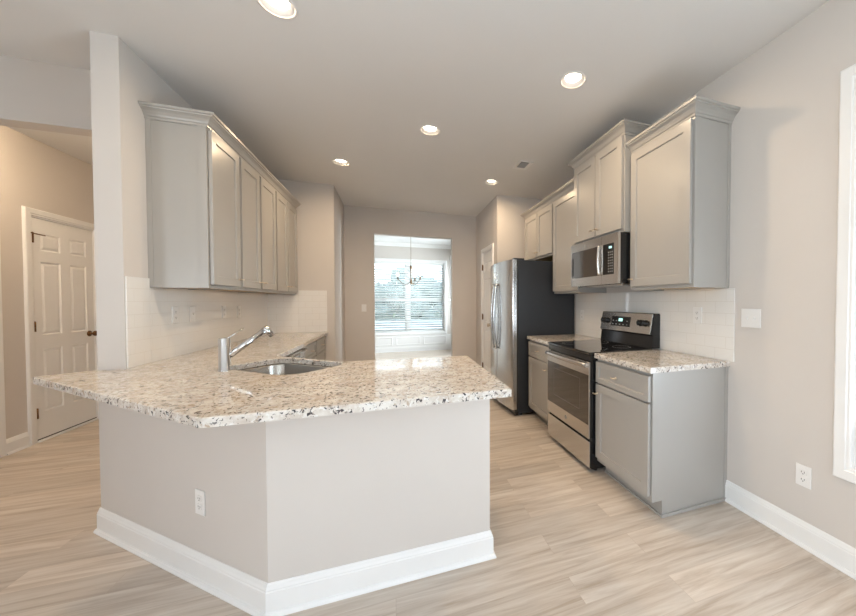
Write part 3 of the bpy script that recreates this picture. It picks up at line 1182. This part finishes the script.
def slab_with_hole(outer, hole, z0, z1, ease=0.004):
    """filled top and bottom with eased upper edge"""
    bm = B()

    def loop(pts, z):
        vs = [bm.verts.new((x, y, z)) for x, y in pts]
        es = [bm.edges.new((vs[i], vs[(i + 1) % len(vs)])) for i in range(len(vs))]
        return vs, es

    def offs(pts, d):
        n = len(pts)
        out = []
        for i in range(n):
            p0, p, p1 = Vector(pts[i - 1]), Vector(pts[i]), Vector(pts[(i + 1) % n])
            a = (p - p0).normalized()
            b = (p1 - p).normalized()
            na, nb = Vector((-a.y, a.x)), Vector((-b.y, b.x))
            mm = (na + nb) / max(0.3, 1 + na.dot(nb))
            out.append(tuple(p + mm * d))
        return out

    def area2(p):
        return sum(p[i - 1][0] * p[i][1] - p[i][0] * p[i - 1][1] for i in range(len(p)))
    if area2(outer) < 0:
        outer = outer[::-1]
    loops_o = [(outer, z0 + 0.002), (outer, z1 - ease), (offs(outer, ease), z1)]
    ov = [loop(p, z) for p, z in loops_o]
    for A, C in zip(ov, ov[1:]):
        n = len(A[0])
        for i in range(n):
            bm.faces.new((A[0][i], A[0][(i + 1) % n], C[0][(i + 1) % n], C[0][i]))
    hv = []
    if hole:
        if area2(hole) < 0:
            hole = hole[::-1]
        loops_h = [(hole, z0 + 0.002), (hole, z1 - ease * 0.5), (offs(hole, -ease * 0.5), z1)]
        hv = [loop(p, z) for p, z in loops_h]
        for A, C in zip(hv, hv[1:]):
            n = len(A[0])
            for i in range(n):
                bm.faces.new((A[0][i], A[0][(i + 1) % n], C[0][(i + 1) % n], C[0][i]))
    for k in (0, -1):
        es = list(ov[k][1]) + (list(hv[k][1]) if hv else [])
        bmesh.ops.triangle_fill(bm, use_beauty=True, use_dissolve=False, edges=es)
    return bm


ct = link('countertop', slab_with_hole(outer, hole, ZC0 - 0.002, ZC1), 'granite', None, (-0.9, 2.4, ZC0))
tag(ct, 'large speckled granite worktop over the angled peninsula, with the sink cut-out', 'countertop')
c2 = link('countertop', slab_with_hole(rounded_poly([(1.410, 1.550), (XR - 0.0005, 1.550), (XR - 0.0005, 2.131), (1.410, 2.131)], [0.006, 0, 0, 0]), None, ZC0 - 0.002, ZC1), 'granite', None, (1.73, 1.84, ZC0))
tag(c2, 'small speckled granite worktop nearest the camera, right of the range', 'countertop')
c3 = link('countertop', slab_with_hole([(1.410, 2.878), (XR - 0.0005, 2.878), (XR - 0.0005, 3.470), (1.410, 3.470)], None, ZC0 - 0.002, ZC1), 'granite', None, (1.73, 3.17, ZC0))
tag(c3, 'small speckled granite worktop between the range and refrigerator', 'countertop')

# ------------------------------------------------------------------ sink
e = empty('kitchen_sink', (SINK_C.x, SINK_C.y, 0.68), None, 'undermount single-bowl stainless sink set in the peninsula granite', 'sink')


def bowl(u0, u1, v0, v1, depth, r):
    bm = B()

    def ring(ins, z):
        rr = max(0.02, r - ins)
        rect = [SINK_C + SU * (u0 + ins) + SV * (v0 + ins), SINK_C + SU * (u1 - ins) + SV * (v0 + ins),
                SINK_C + SU * (u1 - ins) + SV * (v1 - ins), SINK_C + SU * (u0 + ins) + SV * (v1 - ins)]
        return [bm.verts.new((x, y, z)) for x, y in rounded_poly([tuple(p) for p in rect], [rr] * 4, 7)]
    zt = 0.8785
    rings = [ring(-0.012, zt), ring(0, zt), ring(0.004, zt - 0.01), ring(0.010, zt - depth + 0.04), ring(0.018, zt - depth + 0.015), ring(0.04, zt - depth + 0.002), ring(0.06, zt - depth)]
    outr = [ring(0.05, zt - depth - 0.003), ring(0.005, zt - depth + 0.015), ring(-0.002, zt - 0.01), ring(-0.012, zt - 0.002)]
    allr = rings[::-1] + []
    n = len(rings[0])
    for A, C in zip(rings, rings[1:]):
        for i in range(n):
            f = bm.faces.new((A[i], A[(i + 1) % n], C[(i + 1) % n], C[i]))
            f.smooth = True
    bm.faces.new(rings[-1])
    for A, C in zip(outr, outr[1:]):
        for i in range(n):
            bm.faces.new((A[i], A[(i + 1) % n], C[(i + 1) % n], C[i]))
    bm.faces.new(outr[0])
    for i in range(n):
        bm.faces.new((rings[0][i], rings[0][(i + 1) % n], outr[-1][(i + 1) % n], outr[-1][i]))
    return bm


for (u0, u1) in ((-HW - 0.004, HW + 0.004),):
    bl = link('bowl', bowl(u0, u1, -HD - 0.004, HD + 0.004, 0.20, 0.113), 'sinksteel', e)
    cc = SINK_C + SU * ((u0 + u1) / 2)
    bm = B()
    lathe(bm, (cc.x, cc.y, 0.679), (0, 0, 1), [(0, 0), (0.040, 0), (0.043, 0.003), (0.030, 0.004), (0.026, 0.001), (0, 0.001)], 20)
    link('drain', bm, 'chrome', bl)

# ------------------------------------------------------------------ faucet
fx, fy = -0.893, 2.280
e = empty('faucet', (fx, fy, ZC1), None, 'chrome single-lever faucet with an angled spout beside the sink', 'faucet')
bm = B()
lathe(bm, (fx, fy, ZC1 + 0.0003), (0, 0, 1), [(0, 0), (0.0315, 0), (0.0315, 0.003), (0.027, 0.006), (0.027, 0.180), (0.0245, 0.184), (0, 0.184)], 32)
link('body', bm, 'chrome', e)
sd = Vector((0.80, 0.60, 0)).normalized()
p0 = Vector((fx, fy, ZC1 + 0.083)) + sd * 0.020
p1 = Vector((fx, fy, ZC1 + 0.218)) + sd * 0.200
sp = link('spout', tube(B(), [p0, p0.lerp(p1, 0.5), p1], [0.0180, 0.0170, 0.0165], 20), 'chrome', e)
bm = B()
hd_ = (sd * 0.62 + Vector((0, 0, -0.78))).normalized()
cyl(bm, p1 - hd_ * 0.016, p1 + hd_ * 0.050, 0.0195, 24, 0.0185)
link('spray_head', bm, 'chrome', sp)
h0 = Vector((fx, fy, ZC1 + 0.181)) + sd * 0.014
h1 = h0 + sd * 0.075 + Vector((0, 0, 0.053))
bm = B()
tube(bm, [h0, h0.lerp(h1, 0.3), h1], [0.0045, 0.0032, 0.0032], 10)
link('lever', bm, 'chrome', e)

# ================================================================== TILE BACKSPLASHES
bm = B()
box(bm, XL + 0.0006, XL + 0.008, 2.545, 2.739, ZC1 + 0.0003, 1.448, 0.0015)
box(bm, XL + 0.0006, XL + 0.008, 2.739, YJ - 0.0006, ZC1 + 0.0003, ZU - 0.002)
bs = link('tile_backsplash', bm, 'tile_y', None, (XL, 3.68, ZC1))
tag(bs, 'glossy white subway tile covering the long left wall above the granite', 'backsplash')
bm = B()
box(bm, XL + 0.0084, -1.125, YJ - 0.008, YJ - 0.0006, ZC1 + 0.0003, ZU - 0.002)
box(bm, -1.125, -0.812, YJ - 0.008, YJ - 0.0006, ZC1 + 0.0003, 1.440, 0.0015)
bs = link('tile_backsplash', bm, 'tile_x', None, (-1.13, YJ, ZC1))
tag(bs, 'white subway tile return on the far jog wall past the left cabinets', 'backsplash')
bm = B()
box(bm, XR - 0.008, XR - 0.0006, 1.520, 2.878, ZC1 + 0.0003, ZU - 0.002, 0.0015)
box(bm, XR - 0.008, XR - 0.0006, 2.878, 3.475, ZC1 + 0.0003, ZU - 0.002)
bs = link('tile_backsplash', bm, 'tile_y', None, (XR, 2.5, ZC1))
tag(bs, 'white subway tile on the right wall behind the range', 'backsplash')


# ================================================================== APPLIANCES
def badge(F, u, z, d, r, parent):
    bm = B()
    lathe(bm, F(u, z, d), F.n, [(0, 0), (r, 0), (r, 0.0015), (r * 0.86, 0.002), (r * 0.82, 0.001), (0, 0.001)], 20)
    # looping script mark
    pts = [F(u + r * 0.5 * math.cos(t) * (1 if t < PI else 1), z + r * 0.38 * math.sin(2 * t), d + 0.0015) for t in [2 * PI * i / 24 for i in range(25)]]
    tube(bm, pts, r * 0.07, 6)
    return link('badge', bm, 'greyline', parent)


# ---- range
RY0, RY1 = 2.138, 2.848
FR = Fr((1.403, RY1), (0, -1), (-1, 0))      # d=0 at x 1.395, outward towards the room
W = RY1 - RY0
e = empty('electric_range', (1.72, (RY0 + RY1) / 2, 0), None, 'stainless electric range with black glass cooktop and oven door', 'range')
bm = B()
box(bm, 1.400, 2.020, RY0 + 0.002, RY1 - 0.002, 0.03, 0.898, 0.003)
for y in (RY0 + 0.05, RY1 - 0.05):
    for x in (1.46, 1.96):
        cyl(bm, (x, y, 0.0), (x, y, 0.035), 0.016, 12)
link('body', bm, 'black', e)
bm = B()
box(bm, 1.372, 1.965, RY0, RY1, 0.899, 0.920, 0.006, 3)
ck = link('cooktop', bm, 'cooktop', e)
bm = B()
fbox(bm, FR, 0.0, W, 0.852, 0.898, 0.0, 0.022, 0.004)
link('front_rail', bm, 'black', e)
for (x, y, r) in ((1.53, 2.32, 0.105), (1.53, 2.68, 0.085), (1.80, 2.32, 0.075), (1.80, 2.68, 0.105)):
    bm = B()
    lathe(bm, (x, y, 0.9199), (0, 0, 1), [(r - 0.0015, 0), (r - 0.0015, 0.0004), (r, 0.0004), (r, 0)], 48, True)
    link('burner_ring', bm, 'greyline', e)
# oven door: stainless frame with dark window
bm = B()
panel_slab(bm, FR, [0.002, 0.006, W - 0.006, W - 0.002], [0.270, 0.372, 0.748, 0.846], {(1, 1)}, [(0.0, -0.003)], 0.034)
for v in bm.verts:
    if v.co.x > 1.39:
        v.co.x = 1.381
dr = link('oven_door', bm, 'steel', e)
link('door_core', fbox(B(), FR, 0.003, W - 0.003, 0.271, 0.845, 0.0, 0.0215), 'black', dr)
bm = B()
fbox(bm, FR, 0.007, W - 0.007, 0.373, 0.747, 0.031, 0.033)
wn_ = link('window', bm, 'ovenglass', dr)
bm = B()
sweep(bm, [(0, 0), (0, 0.0006), (0.003, 0.0006), (0.003, 0)], [(0.13, 0.455), (0.13, 0.70), (W - 0.13, 0.70), (W - 0.13, 0.455)], lambda a, b, h: FR(a, b, 0.033 + h), 1, True)
link('window_border', bm, 'border', wn_)
# handle: broad curved bar
bm = B()
npt = 14
ptsh = []
for i in range(npt + 1):
    t = i / npt
    ptsh.append(FR(0.018 + (W - 0.036) * t, 0.822, 0.050 + 0.012 * math.sin(PI * t)))
tube(bm, ptsh, 0.0185, 14, 1.0)
for uu in (0.045, W - 0.045):
    cyl(bm, FR(uu, 0.822, 0.030), FR(uu, 0.822, 0.055), 0.011, 12)
link('handle', bm, 'steel', dr)
badge(FR, W * 0.50, 0.320, 0.034, 0.017, dr)
bm = B()
fbox(bm, FR, 0.002, W - 0.002, 0.045, 0.246, 0.018, 0.030, 0.004)
link('drawer_core', fbox(B(), FR, 0.003, W - 0.003, 0.046, 0.245, 0.0, 0.018), 'black', e)
link('storage_drawer', bm, 'steel', e)
bm = B()
fbox(bm, FR, 0.002, W - 0.002, 0.246, 0.270, 0.0, 0.012)
link('drawer_gap_strip', bm, 'gap', e)
# backguard
bm = B()
PR = [(1.955, 0.9205), (1.985, 0.9205), (2.040, 0.9205), (2.040, 1.195), (2.030, 1.203), (1.985, 1.203), (1.953, 1.030), (1.966, 1.020), (1.962, 0.985)]
A_ = [bm.verts.new((x, RY0 + 0.004, z)) for x, z in PR]
C_ = [bm.verts.new((x, RY1 - 0.004, z)) for x, z in PR]
bm.faces.new(A_)
bm.faces.new(C_[::-1])
for i in range(len(PR)):
    j = (i + 1) % len(PR)
    bm.faces.new((A_[i], A_[j], C_[j], C_[i]))
bg_ = link('backguard', bm, 'black', e)
# sloped stainless control fascia
nrm = Vector((-(1.203 - 1.030), 0, (1.985 - 1.953))).normalized()
upv = Vector((1.985 - 1.953, 0, 1.203 - 1.030)).normalized()
O_ = Vector((1.953, RY1 - 0.006, 1.030))


class Fs3:
    """sloped fascia frame"""
    n = nrm
    def __call__(s, u, v, d=0.0):
        return O_ + Vector((0, -1, 0)) * u + upv * v + nrm * d


FP = Fs3()
WF = W - 0.012
fasc = link('control_panel', fbox(B(), FP, 0, WF - 0.012, 0.002, 0.172, 0.0005, 0.006, 0.002), 'steel', e)
for uu in (0.050, 0.105, WF - 0.135, WF - 0.075):
    bm = B()
    lathe(bm, FP(uu, 0.090, 0.006), nrm, [(0, 0), (0.028, 0), (0.028, 0.005), (0.023, 0.007), (0.020, 0.030), (0.016, 0.034), (0, 0.034)], 20)
    fbox(bm, FP, uu - 0.004, uu + 0.004, 0.066, 0.114, 0.034, 0.042, 0.001)
    link('control_knob', bm, 'black', fasc)
bm = B()
fbox(bm, FP, 0.165, 0.430, 0.045, 0.135, 0.006, 0.008, 0.001)
link('display_panel', bm, 'black', fasc)
bm = B()
fbox(bm, FP, 0.270, 0.325, 0.090, 0.118, 0.008, 0.009)
link('display', bm, 'display', fasc)
bm = B()
for k in range(5):
    for r_ in range(2):
        if r_ == 1 and 1 < k < 4:
            continue
        fbox(bm, FP, 0.183 + k * 0.05, 0.200 + k * 0.05, 0.058 + r_ * 0.032, 0.066 + r_ * 0.032, 0.008, 0.0085)
        link('control_button', bm, 'greyline', fasc)
        bm = B()
bm.free()

# ---- microwave
MY0, MY1 = 2.142, 2.858
MZ0, MZ1 = 1.443, 1.838
XM = 1.648
FM = Fr((XM, MY1), (0, -1), (-1, 0))
WM = MY1 - MY0
e = empty('microwave', (1.84, (MY0 + MY1) / 2, MZ0), None, 'stainless over-the-range microwave hung under the tall cabinet', 'microwave')
bm = B()
box(bm, XM, 2.040, MY0 + 0.001, MY1 - 0.001, MZ0 + 0.004, MZ1 - 0.001, 0.003)
link('body', bm, 'black', e)
bm = B()
box(bm, XM + 0.04, 1.98, MY0 + 0.03, MY1 - 0.03, MZ0 - 0.008, MZ0 + 0.004, 0.002)
for k in range(2):
    box(bm, 1.74, 1.92, MY0 + 0.10 + k * 0.34, MY0 + 0.28 + k * 0.34, MZ0 - 0.011, MZ0 - 0.008)
link('vent_grille', bm, 'steel', e)
bm = B()
us = [0.0, 0.050, 0.440, WM * 0.66]
panel_slab(bm, FM, [0.0, 0.018, 0.462, 0.500], [MZ0, MZ0 + 0.075, MZ0 + 0.322, MZ1], {(1, 1)}, [(0.0, -0.003)], 0.024)
dr = link('door', bm, 'steel', e)
bm = B()
fbox(bm, FM, 0.019, 0.461, MZ0 + 0.076, MZ0 + 0.321, 0.0205, 0.0225)
w_ = link('window', bm, 'ovenglass', dr)
bm = B()
fbox(bm, FM, 0.026, 0.040, MZ0 + 0.100, MZ0 + 0.270, 0.0225, 0.026, 0.002)
link('side_vent', bm, 'black', dr)
bm = B()
ph = [FM(0.478, MZ0 + 0.075 + 0.25 * t, 0.032 + 0.012 * math.sin(PI * t)) for t in [i / 12 for i in range(13)]]
tube(bm, ph, 0.012, 12)
link('handle', bm, 'steel', dr)
bm = B()
panel_slab(bm, FM, [0.502, 0.520, 0.668, WM], [MZ0, MZ0 + 0.075, MZ0 + 0.322, MZ1], {(1, 1)}, [(0.0, -0.003)], 0.024)
cp = link('control_panel', bm, 'steel', e)
bm = B()
fbox(bm, FM, 0.521, 0.667, MZ0 + 0.076, MZ0 + 0.321, 0.0205, 0.0225)
kp = link('keypad', bm, 'cooktop', cp)
bm = B()
fbox(bm, FM, 0.600, 0.636, MZ0 + 0.282, MZ0 + 0.300, 0.0225, 0.0232)
link('display', bm, 'display', kp)
bm = B()
for r_ in range(8):
    for c_ in range(3):
        fbox(bm, FM, 0.590 + c_ * 0.024, 0.602 + c_ * 0.024, MZ0 + 0.095 + r_ * 0.022, MZ0 + 0.102 + r_ * 0.022, 0.0225, 0.0230)
link('key_print', bm, 'greyline', kp)
badge(FM, 0.25, MZ0 + 0.356, 0.024, 0.012, dr)

# ---- refrigerator
GY0, GY1 = 3.500, 4.410
GZ = 1.770
e = empty('refrigerator', (1.66, (GY0 + GY1) / 2, 0), None, 'stainless side-by-side refrigerator with dark sides beside the pantry wall', 'refrigerator')
bm = B()
box(bm, 1.318, 2.035, GY0, GY1, 0.03, GZ, 0.006)
for y in (GY0 + 0.06, GY1 - 0.06):
    for x in (1.37, 1.98):
        cyl(bm, (x, y, 0.0), (x, y, 0.04), 0.02, 12)
link('body', bm, 'fridgeside', e)
bm = B()
box(bm, 1.275, 1.318, GY0 + 0.005, GY1 - 0.005, 0.012, 0.072, 0.006)
link('base_grille', bm, 'black', e)
bm = B()
box(bm, 1.300, 1.318, GY0 + 0.008, GY1 - 0.008, 0.075, GZ - 0.004)
link('door_gasket', bm, 'gap', e)
yc = (GY0 + GY1) / 2


def bowx(y):
    t = (y - yc) / ((GY1 - GY0) / 2)
    return 1.200 + 0.050 * t * t


def fridge_door(y0, y1):
    bm = B()
    n = 12
    front = []
    for i in range(n + 1):
        y = y0 + (y1 - y0) * i / n
        x = bowx(y)
        ed = min(y - y0, y1 - y)
        if ed < 0.001:
            x += 0.008
        front.append((x, y))
    # rounded corner points
    pts = [(1.300, y0), ] + [(front[0][0] + 0.004, y0), (front[0][0] - 0.004, y0 + 0.004)] + front[1:-1] + [(front[-1][0] - 0.004, y1 - 0.004), (front[-1][0] + 0.004, y1)] + [(1.300, y1)]
    prism(bm, pts, 0.078, GZ + 0.004)
    for f in bm.faces:
        if abs(f.normal.z) < 0.5:
            f.smooth = False
    return bm


def fridge_handle(y):
    x0 = bowx(y)
    pts = [Vector((x0 + 0.004, y, 1.500))]
    for i in range(15):
        t = i / 14
        pts.append(Vector((x0 - 0.022 - 0.030 * math.sin(PI * t), y, 1.515 - 0.79 * t)))
    pts.append(Vector((x0 + 0.004, y, 0.740)))
    return tube(B(), pts, 0.013, 12)


d_ = link('refrigerator_door', fridge_door(GY0 + 0.003, 3.952), 'steel_v', e)
link('handle', fridge_handle(3.905), 'steel_v', d_)
badge(Fr((bowx(3.72) - 0.0015, 3.72), (0, -1), (-1, 0)), 0, 1.02, 0, 0.0, d_) if False else None
f_ = link('freezer_door', fridge_door(3.958, GY1 - 0.003), 'steel_v', e)
link('handle', fridge_handle(4.005), 'steel_v', f_)
for y in (GY0 + 0.05, GY1 - 0.05):
    link('hinge_cover', box(B(), 1.27, 1.40, y - 0.03, y + 0.03, GZ + 0.0002, GZ + 0.022, 0.006), 'fridgeside', e)

# ---- dishwasher
e = empty('dishwasher', (-1.15, 3.42, 0), None, 'stainless dishwasher under the left worktop beyond the sink', 'dishwasher')
FDW = Fr((xlb, 3.125), (0, 1), (1, 0))
link('tub', fbox(B(), FDW, 0.003, 0.602, 0.09, 0.872, -0.57, -0.002), 'gap', e)
link('toe_panel', fbox(B(), FDW, 0.003, 0.602, 0.0, 0.09, -0.57, -0.06), 'black', e)
link('door', fbox(B(), FDW, 0.004, 0.601, 0.10, 0.770, 0.0, 0.028, 0.004), 'steel', e)
cp = link('control_panel', fbox(B(), FDW, 0.004, 0.601, 0.774, 0.868, 0.0, 0.030, 0.004), 'steel', e)
link('handle', tube(B(), [FDW(0.05, 0.842, 0.028), FDW(0.055, 0.842, 0.055), FDW(0.30, 0.842, 0.062), FDW(0.545, 0.842, 0.055), FDW(0.55, 0.842, 0.028)], 0.010, 10), 'steel', cp)
link('display_panel', fbox(B(), FDW, 0.20, 0.42, 0.785, 0.815, 0.030, 0.031), 'cooktop', cp)

# ================================================================== OUTLETS AND SWITCHES
GO = 'white wall plates'


def plate(F, u, z, kind, label, name='electrical_outlet', cat='outlet', group=GO):
    """kind: 'duplex', 'switch', 'quad'"""
    w = 0.0702 if kind != 'quad' else 0.117
    h = 0.1145
    e = empty(name, F(u, z, 0), None, label, cat, group)
    bm = B()
    fbox(bm, F, u - w / 2, u + w / 2, z - h / 2, z + h / 2, 0.0003, 0.006, 0.002)
    pl = link('cover_plate', bm, 'plastic', e)
    if kind == 'duplex':
        for s in (-1, 1):
            zz = z + s * 0.0195
            bm = B()
            fbox(bm, F, u - 0.016, u + 0.016, zz - 0.0135, zz + 0.0135, 0.006, 0.0078, 0.0015)
            rc = link('receptacle', bm, 'plastic', e)
            bm = B()
            fbox(bm, F, u - 0.008, u - 0.0055, zz - 0.003, zz + 0.006, 0.0078, 0.0082)
            fbox(bm, F, u + 0.0055, u + 0.008, zz - 0.003, zz + 0.006, 0.0078, 0.0082)
            fbox(bm, F, u - 0.0025, u + 0.0025, zz - 0.010, zz - 0.006, 0.0078, 0.0082)
            link('slots', bm, 'slot', rc)
    else:
        xs = (0,) if kind == 'switch' else (-0.023, 0.023)
        for dx in xs:
            bm = B()
            fbox(bm, F, u + dx - 0.005, u + dx + 0.005, z - 0.012, z + 0.012, 0.006, 0.0075, 0.0008)
            # toggle lever
            vs = [F(u + dx, z - 0.002, 0.007), F(u + dx, z + 0.006, 0.016)]
            tube(bm, vs, [0.0045, 0.0035], 8)
            link('toggle', bm, 'plastic', e)
    return e


FRW = Fr((XR, 0), (0, -1), (-1, 0))
FRT = Fr((XR - 0.008, 0), (0, -1), (-1, 0))
plate(FRW, -1.130, 0.374, 'duplex', 'white outlet low on the right wall beside the side window')
plate(FRW, -1.418, 1.200, 'quad', 'white double toggle switch plate on the right wall above the baseboard end', 'light_switch', 'switch')
plate(FRT, -1.790, 1.203, 'duplex', 'white outlet on the right tile above the nearest small worktop')
plate(FRT, -3.331, 1.146, 'duplex', 'white outlet on the right tile between the range and refrigerator')
FLT = Fr((XL + 0.008, 0), (0, 1), (1, 0))
plate(FLT, 2.985, 1.208, 'duplex', 'leftmost white outlet plate on the left tiled wall, below the cabinet end panel')
plate(FLT, 3.195, 1.206, 'switch', 'white toggle switch on the left tiled wall, right of the first outlet', 'light_switch', 'switch')
plate(FLT, 3.695, 1.206, 'duplex', 'third white wall plate from the left on the left tiled wall, an outlet')
plate(FLT, 4.000, 1.200, 'duplex', 'farthest white outlet on the left tiled wall')
plate(Fr((0, YB), (1, 0), (0, -1)), -0.449, 1.198, 'switch', 'white toggle switch on the back wall left of the dining opening', 'light_switch', 'switch')
FPN = Fr(PA, (du.x, du.y), (-dv.x, -dv.y))
uo = (Vector((-0.848, 1.916)) - Vector(PA)).dot(du)
plate(FPN, uo, 0.374, 'duplex', 'white outlet on the angled half wall of the peninsula')

# ================================================================== CEILING FIXTURES
LBL = ['lit recessed downlight nearest the camera on the left, cut by the frame top',
       'lit recessed downlight on the right, in front of the tall cabinet',
       'lit recessed downlight alone in the middle of the ceiling',
       'lit recessed downlight farther back on the left, past the left cabinets',
       'lit recessed downlight farthest back on the right, near the ceiling vent',
       'lit recessed downlight in the hall beyond the header']
e = empty('recessed_downlight', (LIGHTS[0][0], LIGHTS[0][1], H), None, LBL[0], 'ceiling light', 'recessed ceiling downlights')
x, y = LIGHTS[0]
bm = B()
lathe(bm, (x, y, H), (0, 0, -1), [(0.0665, 0.0003), (0.088, 0.0003), (0.089, 0.003), (0.084, 0.006), (0.076, 0.006), (0.045, -0.030), (0.048, -0.030)], 40, True)
link('trim_ring', bm, 'plastic', e)
bm = B()
lathe(bm, (x, y, H + 0.030), (0, 0, -1), [(0, 0), (0.0455, 0), (0.045, 0.004), (0, 0.008)], 32)
link('lens', bm, 'lens', e)
can = e
for k, (x, y) in enumerate(LIGHTS[1:] + HALL):
    c = copy_tree(can)
    c.location = (x, y, H)
    c['label'] = LBL[k + 1]
# each downlight's own lamp, just under its lens
for k, (x, y) in enumerate(LIGHTS + HALL):
    d = bpy.data.lights.new('downlight_lamp', 'AREA')
    d.shape = 'DISK'
    d.size = 0.08
    d.energy = 9.5
    d.color = (1.0, 0.74, 0.47)
    d.spread = math.radians(172)
    o = bpy.data.objects.new('downlight_lamp', d)
    COL.objects.link(o)
    o.location = (x, y, H + 0.001)

# flush-mount hall light, hidden from the photo's viewpoint by the header
hx, hy = -2.62, 3.48
e = empty('flush_ceiling_light', (hx, hy, H), None, 'round frosted flush-mount ceiling light in the hall behind the header', 'ceiling light')
bm = B()
lathe(bm, (hx, hy, H - 0.0003), (0, 0, -1), [(0, 0), (0.15, 0), (0.15, 0.02), (0.135, 0.026), (0, 0.026)], 32)
link('base_plate', bm, 'nickel', e)
bm = B()
lathe(bm, (hx, hy, H - 0.0265), (0, 0, -1), [(0, 0), (0.13, 0), (0.128, 0.02), (0.10, 0.055), (0.05, 0.078), (0, 0.084)], 32)
link('shade', bm, 'hallglass', e)

# air vent
def vent(x, y, rot, label):
    e = empty('ceiling_vent', (x, y, H), None, label, 'vent')
    bm = B()
    sweep(bm, [(0, 0.0003), (0, 0.004), (-0.018, 0.009), (-0.024, 0.009), (-0.024, 0.0003)], [(-0.085, -0.055), (-0.085, 0.055), (0.085, 0.055), (0.085, -0.055)], lambda a, b, h: (x + b, y + a, H - h), 1, True)
    link('vent_frame', bm, 'plastic', e)
    link('duct_opening', box(B(), x - 0.042, x + 0.042, y - 0.072, y + 0.072, H - 0.0012, H - 0.0003), 'slot', e)
    bm = B()
    for k in range(7):
        yy = y - 0.068 + k * 0.0195
        vs = [bm.verts.new(p) for p in ((x - 0.04, yy, H - 0.002), (x + 0.04, yy, H - 0.002), (x + 0.04, yy + 0.010, H - 0.008), (x - 0.04, yy + 0.010, H - 0.008))]
        vt = [bm.verts.new((v.co.x, v.co.y + 0.0012, v.co.z - 0.0008)) for v in vs]
        bm.faces.new(vs)
        bm.faces.new(vt[::-1])
        for i in range(4):
            bm.faces.new((vs[i], vs[(i + 1) % 4], vt[(i + 1) % 4], vt[i]))
    link('louvers', bm, 'greyline', e)


vent(1.34, 3.42, 0, 'small rectangular ceiling air vent between the downlights and the wall cabinets')

# chandelier
cx, cy = 0.345, 7.40
e = empty('chandelier', (cx, cy, H), None, 'small bronze three-arm chandelier with lit candle bulbs in the dining room', 'chandelier')
bm = B()
lathe(bm, (cx, cy, H - 0.0003), (0, 0, -1), [(0, 0), (0.06, 0), (0.06, 0.008), (0.02, 0.03), (0, 0.03)], 24)
link('canopy', bm, 'antique', e)
bm = B()
tube(bm, [(cx, cy, H - 0.03), (cx, cy, 2.06)], 0.0045, 8)
link('rod', bm, 'antique', e)
bm = B()
lathe(bm, (cx, cy, 2.08), (0, 0, -1), [(0, 0), (0.014, 0.005), (0.024, 0.03), (0.024, 0.07), (0.013, 0.10), (0.010, 0.30), (0.018, 0.32), (0.024, 0.36), (0.016, 0.40), (0.006, 0.42), (0, 0.43)], 20)
link('column', bm, 'antique', e)
for a in (190, 310, 70):
    c_, s_ = math.cos(math.radians(a)), math.sin(math.radians(a))
    pts = []
    for i in range(13):
        t = i / 12
        r = 0.015 + 0.255 * t
        z = 1.72 - 0.075 * math.sin(PI * min(1, t * 1.1)) * (1 - t * 0.2) + 0.04 * t * t
        pts.append((cx + c_ * r, cy + s_ * r, z))
    ar = link('arm', tube(B(), pts, 0.006, 8), 'antique', e)
    px_, py_, pz = pts[-1]
    bm = B()
    lathe(bm, (px_, py_, pz), (0, 0, 1), [(0, -0.004), (0.012, 0), (0.034, 0.012), (0.034, 0.015), (0.013, 0.014), (0.013, 0.07), (0, 0.07)], 16)
    link('candle_cup', bm, 'antique', ar)
    bm = B()
    lathe(bm, (px_, py_, pz + 0.0705), (0, 0, 1), [(0, 0), (0.010, 0.003), (0.019, 0.028), (0.016, 0.05), (0.006, 0.075), (0, 0.085)], 16)
    link('bulb', bm, 'bulb', ar)

# ================================================================== OUTSIDE
g = struct('ground', box(B(), -30, 40, -30, 50, -0.45, -0.30), 'grass')
g2 = struct('driveway', box(B(), -20, 30, YD + 1.2, 31.0, -0.2999, -0.27), 'concrete')
hb = B()
for i in range(240):
    x = random.uniform(-11, 15)
    y = random.uniform(32, 33.5)
    z = random.uniform(-0.2, 2.8 + 0.6 * math.sin(x * 0.9) + 0.5 * math.sin(x * 2.3))
    s = random.uniform(0.5, 1.1)
    bmesh.ops.create_icosphere(hb, subdivisions=1, radius=s, matrix=Matrix.Translation((x, y, z)) @ Matrix.Rotation(random.random() * 3, 4, 'X'))
hd = link('hedge', hb, 'leaf', None, (2, 32.7, -0.3))
hd['kind'] = 'stuff'
tag(hd, 'blurry dark green hedge seen outside through the dining room blind', 'hedge')
